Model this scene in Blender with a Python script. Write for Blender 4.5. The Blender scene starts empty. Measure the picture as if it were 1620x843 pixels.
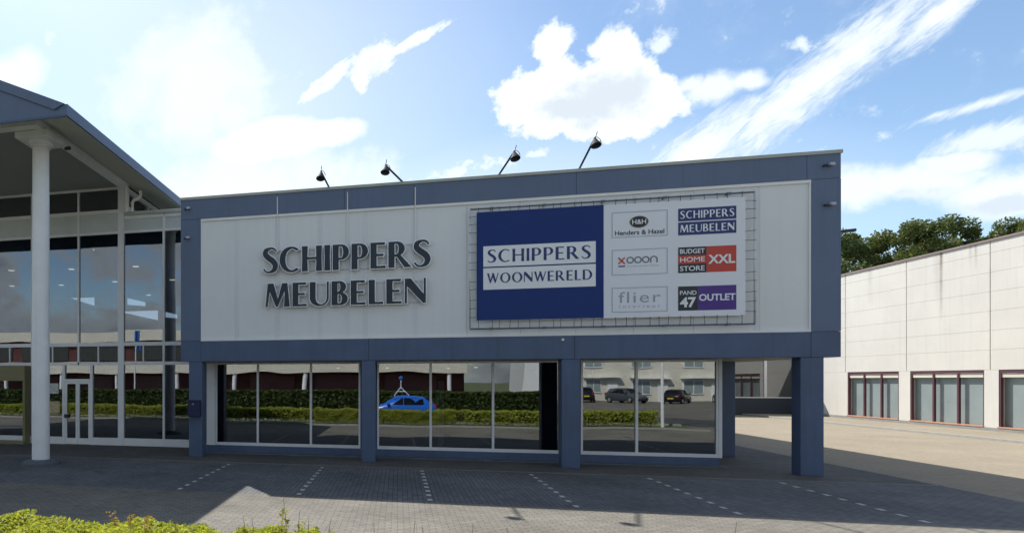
import bpy, bmesh, math, random
from mathutils import Vector, Matrix, noise as mnoise
random.seed(7)
SC = bpy.context.scene
COL = SC.collection
PI = math.pi

# ------------------------------------------------------------------ camera
TH = math.atan(0.25)
cam_d = bpy.data.cameras.new('camera'); cam = bpy.data.objects.new('camera', cam_d); COL.objects.link(cam)
cam.location = (0, 0, 2.5); cam.rotation_euler = (PI/2, 0, TH)
cam_d.sensor_width = 36; cam_d.lens = 36*1000/1620
cam_d.shift_x = (810-380)/1620; cam_d.shift_y = (600-421.5)/1620
cam_d.clip_start = 0.05; cam_d.clip_end = 3000
SC.camera = cam
SC.view_settings.view_transform = 'Standard'; SC.view_settings.look = 'None'
SC.view_settings.gamma = 1; SC.view_settings.use_curve_mapping = False
SC.view_settings.exposure = 0.45
SC.render.engine = 'CYCLES'
SC.cycles.use_denoising = True
SC.cycles.max_bounces = 10; SC.cycles.transparent_max_bounces = 24
SC.cycles.sample_clamp_indirect = 6
SC.cycles.caustics_reflective = False; SC.cycles.caustics_refractive = False

# ------------------------------------------------------------------ sun and sky
SUN = Vector((-0.505, 0.738, 1.0)).normalized()
sun_d = bpy.data.lights.new('sun', 'SUN'); sun = bpy.data.objects.new('sun', sun_d); COL.objects.link(sun)
sun_d.energy = 5.0; sun_d.angle = math.radians(0.5); sun_d.color = (1.0, 0.95, 0.87)
sun.rotation_euler = (-SUN).to_track_quat('-Z', 'Y').to_euler(); sun.location = (-30, 40, 60)

C_, S_ = math.cos(TH), math.sin(TH)
def dirpx(x, y):                      # direction of a sight line, as seen from the camera's place
    l = (x-380)/1000
    return (l*C_-S_, l*S_+C_, (600-y)/1000)
def uv(x, y):
    r = dirpx(x, y); return r[0]/r[1], r[2]/r[1]

world = bpy.data.worlds.new('World'); SC.world = world; world.use_nodes = True
WN = world.node_tree.nodes; WL = world.node_tree.links
WN.clear()
def wn(t, **k):
    n = WN.new(t)
    for a, v in k.items(): setattr(n, a, v)
    return n
def wset(sock, v):
    if hasattr(v, 'is_output') or isinstance(v, bpy.types.NodeSocket): WL.new(v, sock)
    else: sock.default_value = v
def wm(op, a, b=0.0, c=None, clamp=False):
    n = wn('ShaderNodeMath', operation=op); n.use_clamp = clamp
    wset(n.inputs[0], a); wset(n.inputs[1], b)
    if c is not None: wset(n.inputs[2], c)
    return n.outputs[0]
def wstep(v, lo, hi, smooth=True):
    n = wn('ShaderNodeMapRange'); n.interpolation_type = 'SMOOTHSTEP' if smooth else 'LINEAR'
    n.clamp = True
    wset(n.inputs[0], v); n.inputs[1].default_value = lo; n.inputs[2].default_value = hi
    return n.outputs[0]
def wnoise(vec, scale, detail=5, rough=.55, dist=0.0):
    n = wn('ShaderNodeTexNoise'); WL.new(vec, n.inputs['Vector'])
    n.inputs['Scale'].default_value = scale; n.inputs['Detail'].default_value = detail
    n.inputs['Roughness'].default_value = rough; n.inputs['Distortion'].default_value = dist
    return n
def wmix(f, a, b):
    n = wn('ShaderNodeMix', data_type='RGBA')
    wset(n.inputs[0], f); wset(n.inputs[6], a); wset(n.inputs[7], b)
    return n.outputs[2]
tc = wn('ShaderNodeTexCoord'); DIR = tc.outputs['Generated']
sep = wn('ShaderNodeSeparateXYZ'); WL.new(DIR, sep.inputs[0])
ysafe = wm('MAXIMUM', sep.outputs[1], 0.03)
U = wm('DIVIDE', sep.outputs[0], ysafe); V = wm('DIVIDE', sep.outputs[2], ysafe)
front = wstep(sep.outputs[1], 0.05, 0.2)
warp = wnoise(DIR, 7.0, 6, .6)
wsep = wn('ShaderNodeSeparateColor'); WL.new(warp.outputs['Color'], wsep.inputs[0])
def warped(a):
    U2 = wm('MULTIPLY_ADD', wm('SUBTRACT', wsep.outputs[0], .5), a, U)
    V2 = wm('MULTIPLY_ADD', wm('SUBTRACT', wsep.outputs[1], .5), a, V)
    n = wn('ShaderNodeCombineXYZ'); WL.new(U2, n.inputs[0]); WL.new(V2, n.inputs[1])
    return n.outputs[0]
UVW = warped(.07); UVS = warped(.025)
def blob(px, py, rx, ry, ang=0, vec=None):
    u0, v0 = uv(px, py); du = abs(uv(px+10, py)[0]-u0)/10; dv = abs(uv(px, py+10)[1]-v0)/10
    m = wn('ShaderNodeMapping', vector_type='TEXTURE')
    WL.new(vec or UVW, m.inputs[0])
    m.inputs['Location'].default_value = (u0, v0, 0); m.inputs['Rotation'].default_value = (0, 0, math.radians(ang))
    m.inputs['Scale'].default_value = (rx*(du+dv)/2 if ang else rx*du, ry*(du+dv)/2 if ang else ry*dv, 1)
    g = wn('ShaderNodeTexGradient', gradient_type='SPHERICAL'); WL.new(m.outputs[0], g.inputs[0])
    return g.outputs['Fac'], m.outputs[0]
def vmax(lst):
    o = lst[0]
    for q in lst[1:]: o = wm('MAXIMUM', o, q)
    return o
def blobs(l, vec=None): return vmax([blob(*b, vec=vec)[0] for b in l])
fb = wnoise(DIR, 16, 8, .62).outputs['Fac']; fbm = wm('SUBTRACT', fb, .5)
fine = wm('SUBTRACT', wnoise(DIR, 40, 6, .65).outputs['Fac'], .5)
# cumulus right of the middle
cum = blobs([(872, 74, 50, 56), (972, 88, 46, 62), (838, 152, 88, 74), (900, 140, 80, 62), (985, 158, 90, 70), (884, 112, 62, 60), (930, 130, 70, 50), (1000, 128, 70, 56),
             (1030, 150, 75, 70), (820, 172, 60, 45), (960, 190, 120, 45), (875, 190, 80, 40)])
cumD = wstep(wm('ADD', wm('MULTIPLY_ADD', fbm, 1.5, cum), wm('MULTIPLY', fine, .7)), .16, .44)
cum2 = blobs([(1120, 140, 95, 42), (1170, 138, 60, 30), (1085, 132, 50, 32)])
cum2D = wm('MULTIPLY', wstep(wm('MULTIPLY_ADD', fbm, 1.2, cum2), .2, .7), .9)
small = blobs([(770, 268, 110, 34), (850, 243, 60, 18), (1038, 68, 40, 36), (1270, 78, 44, 18), (1405, 218, 40, 18), (700, 280, 150, 26)])
smallD = wm('MULTIPLY', wstep(wm('ADD', wm('MULTIPLY_ADD', fbm, 1.6, small), wm('MULTIPLY', fine, 2.6)), .32, 1.05), .8)
# long streak
st, stv = blob(1290, 130, 390, 62, 40, UVS)
st2, _ = blob(1110, 240, 210, 60, 36, UVS)
st3, _ = blob(1500, 15, 160, 40, 40, UVS)
sm = wn('ShaderNodeMapping'); WL.new(stv, sm.inputs[0]); sm.inputs['Scale'].default_value = (3.0, 2.2, 1)
fib = wm('SUBTRACT', wnoise(sm.outputs[0], 2.6, 7, .68, .6).outputs['Fac'], .5)
stD = wm('MULTIPLY', wstep(wm('ADD', vmax([st, st2, st3]), wm('ADD', wm('MULTIPLY', fib, 1.05), wm('MULTIPLY', fbm, .8))), .10, .85), .95)
# left wisps
lw = vmax([blob(592, 98, 66, 40, 30, UVS)[0], blob(650, 68, 100, 15, 25, UVS)[0], blob(572, 120, 26, 44, 0, UVS)[0], blob(515, 130, 90, 20, 35, UVS)[0]])
lwD = wm('MULTIPLY', wstep(wm('ADD', lw, wm('ADD', wm('MULTIPLY', fib, .7), wm('MULTIPLY', fine, 1.1))), .15, .6), .95)
wedge = wstep(wm('MULTIPLY_ADD', fbm, .5, vmax([blob(500, 215, 130, 40, 5, UVS)[0], blob(430, 225, 160, 60, 0, UVS)[0]])), .15, .55)
# right bank and thin streaks
rb = blobs([(1440, 292, 190, 54), (1580, 312, 150, 60), (1360, 300, 110, 60), (1500, 262, 100, 28)])
rbD = wm('MULTIPLY', wstep(wm('MULTIPLY_ADD', fbm, 1.1, rb), .12, .6), .9)
rs = vmax([blob(1550, 168, 170, 18, 16, UVS)[0], blob(1480, 185, 60, 12, 20, UVS)[0], blob(1560, 220, 170, 38, 14, UVS)[0], blob(1640, 200, 120, 30, 10, UVS)[0]])
rsD = wm('MULTIPLY', wstep(wm('ADD', rs, wm('ADD', wm('MULTIPLY', fib, 1.0), wm('MULTIPLY', fbm, 1.0))), .18, .85), .8)
glow = vmax([wm('MULTIPLY', blob(305, 140, 215, 185, 0)[0], 1.15), wm('MULTIPLY', blob(400, 310, 360, 150, 0)[0], 1.15),
             wm('MULTIPLY', blob(10, 115, 90, 55, 0)[0], 1.4)])
glowD = wm('MULTIPLY', wstep(wm('MULTIPLY_ADD', fbm, 1.3, glow), .0, .95), .88)
veil = wm('MULTIPLY', wm('MAXIMUM', blob(380, 200, 500, 380, 0)[0], blob(700, 330, 700, 160, 0)[0]), .52)
haze_h = wstep(V, .42, .02)
allfront = wm('MULTIPLY', vmax([cumD, cum2D, smallD, stD, lwD, wedge, rbD, rsD, glowD, veil]), front)
# clouds behind the camera, seen only in the glass
bm_ = wn('ShaderNodeMapping'); WL.new(DIR, bm_.inputs[0]); bm_.inputs['Scale'].default_value = (1, 1, 2.2)
bk = wnoise(bm_.outputs[0], 4.6, 8, .58, .3).outputs['Fac']
backD = wm('MULTIPLY', wm('MULTIPLY', wstep(bk, .43, .53), .94), wm('SUBTRACT', 1.0, front))
mask = wm('MAXIMUM', allfront, backD)
sky = wn('ShaderNodeTexSky', sky_type='NISHITA'); sky.sun_disc = False
sky.sun_elevation = math.asin(SUN.z); sky.sun_rotation = math.atan2(SUN.x, SUN.y)
sky.altitude = 0; sky.air_density = 1.0; sky.dust_density = 0.6; sky.ozone_density = 1.6
# cloud colour: white lit tops with greyer bodies
gsel = wm('MULTIPLY', wstep(wm('MULTIPLY_ADD', fbm, 3.0, blobs([(955, 150, 100, 60), (885, 172, 70, 28), (1420, 310, 150, 30), (1560, 330, 120, 30)])), .2, .9), wm('MAXIMUM', cumD, rbD))
ccol = wmix(wm('MULTIPLY', gsel, .62), (7.6, 8.15, 8.6, 1), (4.6, 5.3, 6.1, 1))
bgrey = wmix(wstep(bk, .5, .70), (4.2, 4.5, 4.8, 1), (1.9, 2.2, 2.6, 1))
ccol = wmix(front, bgrey, ccol)
skb = wn('ShaderNodeMix', data_type='RGBA', blend_type='MULTIPLY'); skb.inputs[0].default_value = 1
WL.new(sky.outputs[0], skb.inputs[6]); skb.inputs[7].default_value = (1.16, 1.24, 1.26, 1)
skyc = wmix(wm('MULTIPLY', haze_h, .30), skb.outputs[2], (6.2, 7.6, 9.2, 1))
final = wmix(mask, skyc, ccol)
bg = wn('ShaderNodeBackground'); WL.new(final, bg.inputs[0]); bg.inputs[1].default_value = 0.10
wo = wn('ShaderNodeOutputWorld'); WL.new(bg.outputs[0], wo.inputs[0])
world.cycles.sampling_method = 'MANUAL'; world.cycles.sample_map_resolution = 512

# ------------------------------------------------------------------ materials
def NM(name):
    m = bpy.data.materials.new(name); m.use_nodes = True
    nt = m.node_tree; b = nt.nodes['Principled BSDF']
    return m, nt, b
def node(nt, t, ins=None, **k):
    n = nt.nodes.new(t)
    for a, v in k.items(): setattr(n, a, v)
    for a, v in (ins or {}).items():
        if isinstance(v, bpy.types.NodeSocket): nt.links.new(v, n.inputs[a])
        else: n.inputs[a].default_value = v
    return n
def mixc(nt, f, a, b, mode='MIX'):
    n = nt.nodes.new('ShaderNodeMix'); n.data_type = 'RGBA'; n.blend_type = mode
    for i, v in ((0, f), (6, a), (7, b)):
        if isinstance(v, bpy.types.NodeSocket): nt.links.new(v, n.inputs[i])
        else: n.inputs[i].default_value = (*v, 1) if isinstance(v, tuple) and len(v) == 3 else v
    return n.outputs[2]
def mat(name, col, rough=.6, var=.12, scale=1.2, bump=0.0, bscale=40, metal=0.0, streak=0.0, spec=.5):
    m, nt, b = NM(name)
    co = node(nt, 'ShaderNodeTexCoord').outputs['Object']
    n1 = node(nt, 'ShaderNodeTexNoise', {'Vector': co, 'Scale': scale, 'Detail': 6, 'Roughness': .6})
    r = node(nt, 'ShaderNodeMapRange', {'Value': n1.outputs['Fac'], 1: .3, 2: .7, 3: 1-var, 4: 1+var})
    c = mixc(nt, 1.0, col, r.outputs[0], 'MULTIPLY')
    if streak:
        mp = node(nt, 'ShaderNodeMapping', {'Vector': co, 'Scale': (3.0, 3.0, .12)})
        n2 = node(nt, 'ShaderNodeTexNoise', {'Vector': mp.outputs[0], 'Scale': 1.6, 'Detail': 5, 'Roughness': .7})
        r2 = node(nt, 'ShaderNodeMapRange', {'Value': n2.outputs['Fac'], 1: .52, 2: .75, 3: 0, 4: streak})
        c = mixc(nt, r2.outputs[0], c, tuple(x*.45 for x in col))
    nt.links.new(c, b.inputs['Base Color'])
    rr = node(nt, 'ShaderNodeMapRange', {'Value': n1.outputs['Fac'], 1: .3, 2: .7, 3: max(0, rough-.08), 4: min(1, rough+.08)})
    nt.links.new(rr.outputs[0], b.inputs['Roughness'])
    b.inputs['Metallic'].default_value = metal; b.inputs['Specular IOR Level'].default_value = spec
    if bump:
        n3 = node(nt, 'ShaderNodeTexNoise', {'Vector': co, 'Scale': bscale, 'Detail': 4})
        bp = node(nt, 'ShaderNodeBump', {'Strength': bump, 'Distance': .02, 'Height': n3.outputs['Fac']})
        nt.links.new(bp.outputs[0], b.inputs['Normal'])
    return m
def emit(name, col, s):
    m, nt, b = NM(name)
    b.inputs['Base Color'].default_value = (*col, 1); b.inputs['Emission Color'].default_value = (*col, 1)
    b.inputs['Emission Strength'].default_value = s
    return m
def brick(name, c1, c2, mortar, rot=0.0, bw=.21, rh=.105, stain=.35, joint=.007):
    m, nt, b = NM(name)
    co = node(nt, 'ShaderNodeTexCoord').outputs['Object']
    wob = node(nt, 'ShaderNodeTexNoise', {'Vector': co, 'Scale': 1.3, 'Detail': 2})
    wv = node(nt, 'ShaderNodeVectorMath', {0: wob.outputs['Color'], 1: (.03, .03, 0)}, operation='MULTIPLY')
    ad = node(nt, 'ShaderNodeVectorMath', {0: co, 1: wv.outputs[0]}, operation='ADD')
    mp = node(nt, 'ShaderNodeMapping', {'Vector': ad.outputs[0], 'Rotation': (0, 0, rot)})
    br = node(nt, 'ShaderNodeTexBrick', {'Vector': mp.outputs[0], 'Color1': (*c1, 1), 'Color2': (*c2, 1), 'Mortar': (*mortar, 1),
              'Scale': 1.0, 'Mortar Size': joint, 'Mortar Smooth': .3, 'Bias': 0.0, 'Brick Width': bw, 'Row Height': rh})
    n1 = node(nt, 'ShaderNodeTexNoise', {'Vector': co, 'Scale': .35, 'Detail': 7, 'Roughness': .65})
    r = node(nt, 'ShaderNodeMapRange', {'Value': n1.outputs['Fac'], 1: .3, 2: .7, 3: 1-stain, 4: 1+stain*.6})
    c = mixc(nt, 1.0, br.outputs['Color'], r.outputs[0], 'MULTIPLY')
    n2 = node(nt, 'ShaderNodeTexNoise', {'Vector': co, 'Scale': 9.0, 'Detail': 4, 'Roughness': .7})
    r2 = node(nt, 'ShaderNodeMapRange', {'Value': n2.outputs['Fac'], 1: .3, 2: .7, 3: .82, 4: 1.15})
    c = mixc(nt, 1.0, c, r2.outputs[0], 'MULTIPLY')
    n4 = node(nt, 'ShaderNodeTexNoise', {'Vector': co, 'Scale': 1.1, 'Detail': 3, 'Roughness': .5})
    r4 = node(nt, 'ShaderNodeMapRange', {'Value': n4.outputs['Fac'], 1: .63, 2: .74, 3: 0, 4: .55 if stain > .2 else .2})
    c = mixc(nt, r4.outputs[0], c, tuple(x*.45 for x in c2))
    nt.links.new(c, b.inputs['Base Color'])
    b.inputs['Roughness'].default_value = .85; b.inputs['Specular IOR Level'].default_value = .3
    hh = node(nt, 'ShaderNodeMath', {0: br.outputs['Fac'], 1: -1.0}, operation='MULTIPLY')
    h2 = node(nt, 'ShaderNodeMath', {0: n2.outputs['Fac'], 1: .35, 2: hh.outputs[0]}, operation='MULTIPLY_ADD')
    bp = node(nt, 'ShaderNodeBump', {'Strength': .5, 'Distance': .008, 'Height': h2.outputs[0]})
    nt.links.new(bp.outputs[0], b.inputs['Normal'])
    return m
def glass(name, tint=(.55, .6, .6), refl=.14, rough=0.0):
    m = bpy.data.materials.new(name); m.use_nodes = True; nt = m.node_tree; nt.nodes.clear()
    o = nt.nodes.new('ShaderNodeOutputMaterial')
    tr = node(nt, 'ShaderNodeBsdfTransparent', {'Color': (*tint, 1)})
    gl = node(nt, 'ShaderNodeBsdfGlossy', {'Color': (.96, .98, 1, 1), 'Roughness': rough})
    co = node(nt, 'ShaderNodeTexCoord').outputs['Object']
    nz = node(nt, 'ShaderNodeTexNoise', {'Vector': co, 'Scale': .45, 'Detail': 1})
    bp = node(nt, 'ShaderNodeBump', {'Strength': .12, 'Distance': .05, 'Height': nz.outputs['Fac']})
    nt.links.new(bp.outputs[0], gl.inputs['Normal'])
    fr = node(nt, 'ShaderNodeFresnel', {'IOR': 1.5})
    ma = node(nt, 'ShaderNodeMath', {0: fr.outputs[0], 1: refl}, operation='ADD'); ma.use_clamp = True
    mx = node(nt, 'ShaderNodeMixShader', {0: ma.outputs[0], 1: tr.outputs[0], 2: gl.outputs[0]})
    nt.links.new(mx.outputs[0], o.inputs[0])
    return m
def leaf(name, c1, c2, trans=.35):
    m = bpy.data.materials.new(name); m.use_nodes = True; nt = m.node_tree; nt.nodes.clear()
    o = nt.nodes.new('ShaderNodeOutputMaterial')
    ge = node(nt, 'ShaderNodeNewGeometry')
    co = node(nt, 'ShaderNodeTexCoord').outputs['Object']
    nz = node(nt, 'ShaderNodeTexNoise', {'Vector': co, 'Scale': .9, 'Detail': 4})
    s = node(nt, 'ShaderNodeMath', {0: ge.outputs['Random Per Island'], 1: .55, 2: 0.0}, operation='MULTIPLY_ADD')
    s2 = node(nt, 'ShaderNodeMath', {0: nz.outputs['Fac'], 1: .6, 2: s.outputs[0]}, operation='MULTIPLY_ADD'); s2.use_clamp = True
    c = mixc(nt, s2.outputs[0], c1, c2)
    gl_ = node(nt, 'ShaderNodeMath', {0: ge.outputs['Random Per Island'], 1: .94}, operation='GREATER_THAN')
    gl_ = node(nt, 'ShaderNodeMath', {0: gl_.outputs[0], 1: .6}, operation='MULTIPLY')
    c = mixc(nt, gl_.outputs[0], c, tuple(min(.7, x*.6+.16) for x in c2))  # few random leaves paler: dead leaves, plus glints put into the colour
    d = node(nt, 'ShaderNodeBsdfPrincipled', {'Base Color': c, 'Roughness': .55, 'Specular IOR Level': .35})
    c2_ = mixc(nt, 1.0, c, (1.25, 1.2, .5), 'MULTIPLY')
    t = node(nt, 'ShaderNodeBsdfTranslucent', {'Color': c2_})
    mx = node(nt, 'ShaderNodeMixShader', {0: trans, 1: d.outputs[0], 2: t.outputs[0]})
    nt.links.new(mx.outputs[0], o.inputs[0])
    return m

M = {}
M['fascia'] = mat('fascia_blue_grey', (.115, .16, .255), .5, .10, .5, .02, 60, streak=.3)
M['fascia_dk'] = mat('blue_grey_shaded', (.075, .115, .205), .5, .14, 1.0, .05, 60, streak=.35)  # darker copy of the fascia blue; lower parts' dimmer light painted into colour
M['clad'] = mat('cladding_white', (.78, .80, .80), .55, .035, .35, .015, 30, streak=.10)
M['trimw'] = mat('white_trim', (.84, .84, .82), .45, .05)
M['seam'] = mat('cladding_seam', (.73, .75, .76), .5, .05)
M['coping'] = mat('coping_metal', (.42, .44, .39), .45, .08, 2.0)
M['winframe'] = mat('window_frame_white', (.80, .81, .82), .4, .05)
M['glass'] = glass('shop_glass', (.50, .55, .56), .17)
M['glass_hall'] = glass('hall_glass', (.44, .50, .56), .17)
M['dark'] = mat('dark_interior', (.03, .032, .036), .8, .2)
M['inter'] = mat('interior_wall', (.10, .10, .10), .8, .2)
M['floor_in'] = mat('interior_floor', (.08, .08, .085), .4, .15)
M['pale'] = mat('interior_pale', (.80, .85, .76), .6, .05)
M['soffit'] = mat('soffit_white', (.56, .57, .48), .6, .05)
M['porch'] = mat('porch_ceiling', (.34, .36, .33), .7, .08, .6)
M['beam'] = mat('beam_white', (.90, .90, .87), .5, .06)
M['colw'] = mat('column_white_paint', (.84, .85, .86), .45, .05, 2.0, .04, 25, streak=.12)
M['pl_conc'] = mat('plinth_concrete', (.11, .13, .15), .85, .2, 3, .3, 40)
M['spandrel'] = mat('spandrel_grey', (.58, .62, .61), .35, .08)
M['silver'] = mat('letter_silver', (.95, .96, .97), .4, .03, metal=.75)
M['navytxt'] = mat('letter_navy', (.012, .019, .034), .35, .1)
M['banner_w'] = mat('banner_white', (.80, .83, .88), .45, .03, .4)
M['banner_b'] = mat('banner_blue', (.017, .044, .19), .5, .08, .4, spec=.2)
M['ink_b'] = mat('ink_blue', (.02, .04, .17), .45, .05)
M['ink_w'] = mat('ink_white', (.84, .86, .88), .45, .02)
M['ink_grey'] = mat('ink_grey', (.13, .145, .17), .5, .05)
M['ink_lgrey'] = mat('ink_light_grey', (.36, .38, .43), .5, .05)
M['ink_line'] = mat('ink_line', (.42, .47, .56), .5, .05)
M['ink_red'] = mat('ink_red', (.56, .06, .035), .45, .05)
M['ink_black'] = mat('ink_black', (.018, .024, .035), .45, .05)
M['ink_purple'] = mat('ink_purple', (.075, .028, .25), .45, .05)
M['ink_gold'] = mat('ink_gold', (.36, .33, .16), .4, .05)
M['tube'] = mat('galvanised_tube', (.66, .68, .70), .35, .08, metal=.3)
M['tube_dk'] = mat('tube_dark', (.14, .15, .17), .5, .1)
M['hook'] = mat('hook_dark', (.05, .055, .06), .5, .1)
M['lampm'] = mat('lamp_metal', (.055, .06, .07), .7, .1, spec=.2)
M['lampl'] = mat('lamp_light_metal', (.45, .47, .48), .35, .1)
M['boxblue'] = mat('letterbox_blue', (.010, .018, .075), .35, .08)
M['link_base'] = mat('dark_base', (.03, .04, .06), .6, .15)
M['link_wall'] = mat('grey_panel', (.20, .23, .26), .5, .08)
M['edge'] = mat('edge_strip', (.17, .165, .155), .85, .2, 3)
M['asphalt'] = mat('asphalt', (.06, .06, .062), .9, .2, 1.5, .4, 90)
M['ground'] = mat('soil_grass', (.10, .12, .05), .95, .3, .4, .4, 20)
M['grass'] = mat('verge_grass', (.09, .13, .03), .95, .3, 1.2, .6, 60)
M['kerb'] = mat('kerb_concrete', (.34, .33, .31), .85, .12, 3, .2, 50)
M['lane'] = brick('lane_bricks', (.22, .205, .172), (.175, .165, .147), (.075, .072, .064))
M['bay'] = brick('bay_bricks_shaded', (.158, .162, .168), (.118, .124, .132), (.048, .05, .052), PI/2)  # darker and bluer than the lane: the building's shade put into the colour
M['apron'] = brick('apron_slabs', (.125, .122, .115), (.105, .103, .098), (.07, .068, .065), 0, .3, .3, .3)
M['yard'] = brick('yard_bricks', (.315, .27, .20), (.285, .245, .185), (.24, .21, .165), PI/2, .21, .105, .15)
M['mark'] = mat('marking_white', (.47, .47, .46), .8, .38, 7, .2, 60)
M['wallw'] = mat('concrete_panel', (.645, .625, .58), .75, .05, .5, .08, 60, streak=.16)
M['joint'] = mat('panel_joint', (.58, .56, .52), .8, .05)
M['wtrim'] = mat('roof_edge_brown', (.26, .19, .18), .6, .1)
M['purple'] = mat('frame_purple_red', (.105, .04, .055), .45, .1)
M['sill_o'] = mat('sill_terracotta', (.52, .27, .17), .8, .12, 4)
M['curtain'] = mat('grey_green_blind', (.27, .325, .33), .35, .06, 1.0, spec=.8)
M['wplinth'] = mat('grey_plinth', (.28, .28, .27), .85, .12, 2, .2, 40)
M['red_brick'] = brick('red_brick', (.12, .045, .042), (.09, .035, .033), (.08, .05, .048), 0, .21, .07, .2)
M['shutter'] = mat('dark_red_shutter', (.105, .035, .036), .5, .1)
M['cream'] = mat('cream_render', (.66, .63, .53), .7, .06, .5)
M['roof_tile'] = mat('roof_tile', (.16, .06, .04), .8, .15, 2)
M['bark'] = mat('bark', (.09, .07, .05), .9, .2, 3, .5, 15)
M['twig'] = mat('twig', (.12, .09, .05), .9, .2)
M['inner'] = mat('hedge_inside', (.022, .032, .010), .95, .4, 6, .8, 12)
M['green_stem'] = mat('green_stem', (.16, .17, .05), .7, .2)
M['leaf_h'] = leaf('hedge_leaf', (.20, .27, .025), (.52, .54, .12), .42)
M['leaf_f'] = leaf('far_hedge_leaf', (.035, .065, .015), (.10, .14, .03), .25)
M['leaf_t'] = leaf('tree_leaf', (.055, .09, .028), (.13, .17, .06), .3)
M['leaf_t2'] = leaf('tree_leaf_olive', (.055, .085, .025), (.16, .19, .06), .3)
M['shoot'] = leaf('shoot_leaf', (.22, .24, .05), (.42, .38, .13), .4)
M['shoot_r'] = leaf('shoot_leaf_red', (.26, .15, .06), (.42, .30, .14), .4)
M['car_blue'] = mat('car_paint_blue', (.02, .14, .62), .2, .02)
M['car_black'] = mat('car_paint_black', (.012, .013, .016), .15, .05)
M['car_grey'] = mat('car_paint_grey', (.07, .08, .095), .2, .05)
M['car_glass'] = mat('car_glass', (.012, .014, .016), .06, .05, spec=.8)
M['tyre'] = mat('tyre_rubber', (.02, .02, .02), .9, .1)
M['rim'] = mat('rim_alloy', (.5, .5, .5), .3, .05, metal=.6)
M['tail'] = mat('tail_lamp_red', (.45, .02, .02), .25, .05)
M['plate_y'] = mat('plate_yellow', (.75, .55, .03), .5, .05)
M['flagb'] = mat('flag_blue', (.03, .12, .42), .7, .05)
M['ceil_lamp'] = emit('downlight_glow', (1.0, .80, .55), 1.8)
M['daylit'] = emit('daylight_glow', (.85, .93, 1.0), 1.1)  # emission stands in for daylight coming through the hall's rear openings
M['olive'] = mat('portal_olive', (.22, .20, .10), .55, .1)
M['poster'] = mat('poster_paper', (.55, .57, .55), .6, .3, 9)
M['poster2'] = mat('poster_yellow', (.50, .42, .24), .6, .35, 14)

def drip(m, col, spots):
    nt = m.node_tree; b = nt.nodes['Principled BSDF']; src = b.inputs['Base Color'].links[0].from_socket
    co = node(nt, 'ShaderNodeTexCoord').outputs['Object']; sp = node(nt, 'ShaderNodeSeparateXYZ', {0: co})
    nz = node(nt, 'ShaderNodeTexNoise', {'Vector': co, 'Scale': 2.5, 'Detail': 5})
    for (y, w, zt, zb, a) in spots:
        d = node(nt, 'ShaderNodeMath', {0: sp.outputs[1], 1: y}, operation='SUBTRACT')
        d = node(nt, 'ShaderNodeMath', {0: d.outputs[0]}, operation='ABSOLUTE')
        f = node(nt, 'ShaderNodeMapRange', {'Value': d.outputs[0], 1: w, 2: w*.2, 3: 0, 4: 1})
        g = node(nt, 'ShaderNodeMapRange', {'Value': sp.outputs[2], 1: zb, 2: zt, 3: 0, 4: a})
        h = node(nt, 'ShaderNodeMath', {0: f.outputs[0], 1: g.outputs[0]}, operation='MULTIPLY')
        h = node(nt, 'ShaderNodeMath', {0: h.outputs[0], 1: nz.outputs['Fac']}, operation='MULTIPLY')
        src = mixc(nt, h.outputs[0], src, col)
    nt.links.new(src, b.inputs['Base Color'])
drip(M['wallw'], (.17, .15, .12), [(10.15, .13, 8.7, 5.4, 1.7), (10.35, .35, 8.9, 6.3, .45), (8.15, .10, 8.9, 7.6, .8), (8.45, .12, 8.9, 7.7, .6), (15.2, .25, 8.9, 6.8, .4), (5.6, .2, 8.9, 7.0, .4), (17.4, .3, 8.9, 3.0, .25)])

# ------------------------------------------------------------------ builders
ORG = {}
def setp(o, label=None, cat=None, group=None, kind=None):
    if label: o['label'] = label
    if cat: o['category'] = cat
    if group: o['group'] = group
    if kind: o['kind'] = kind
    return o
def thing(name, label, cat, loc=(0, 0, 0), group=None, rz=0):
    o = bpy.data.objects.new(name, None); COL.objects.link(o)
    o.empty_display_size = .3
    o.location = loc; o.rotation_euler = (0, 0, rz); ORG[o.name] = Vector(loc)
    return setp(o, label, cat, group)
def obj(name, bm, m, parent=None, smooth=False, local=False):
    me = bpy.data.meshes.new(name)
    org = ORG.get(parent.name, Vector()) if parent else Vector()
    if not local and org.length: bmesh.ops.translate(bm, verts=bm.verts, vec=-org)
    bm.to_mesh(me); bm.free()
    for k in (m if isinstance(m, (list, tuple)) else [m]): me.materials.append(k)
    if smooth:
        for p in me.polygons: p.use_smooth = True
    o = bpy.data.objects.new(name, me); COL.objects.link(o)
    if parent: o.parent = parent; ORG[o.name] = Vector() if local else org
    if smooth == 'auto':
        me.set_sharp_from_angle(angle=math.radians(35))
    return o
def dup(root, loc, rz=None, label=None):
    r = root.copy(); COL.objects.link(r); r.location = loc
    if rz is not None: r.rotation_euler = (0, 0, rz)
    if label: r['label'] = label
    for ch in list(root.children):
        c = ch.copy(); COL.objects.link(c); c.parent = r
        for g in list(ch.children):
            d = g.copy(); COL.objects.link(d); d.parent = c
    return r
def B(): return bmesh.new()
def box(bm, x0, x1, y0, y1, z0, z1, mi=0, bev=0.0):
    vs = [bm.verts.new(p) for p in ((x0,y0,z0),(x1,y0,z0),(x1,y1,z0),(x0,y1,z0),(x0,y0,z1),(x1,y0,z1),(x1,y1,z1),(x0,y1,z1))]
    fs = []
    for f in ((3,2,1,0),(4,5,6,7),(0,1,5,4),(1,2,6,5),(2,3,7,6),(3,0,4,7)):
        q = bm.faces.new([vs[i] for i in f]); q.material_index = mi; fs.append(q)
    if bev:
        es = set(e for f in fs for e in f.edges)
        bmesh.ops.bevel(bm, geom=list(es), offset=bev, segments=2, profile=.6, affect='EDGES')
    return bm
def bx(*a, **k): return box(B(), *a, **k)
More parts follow.
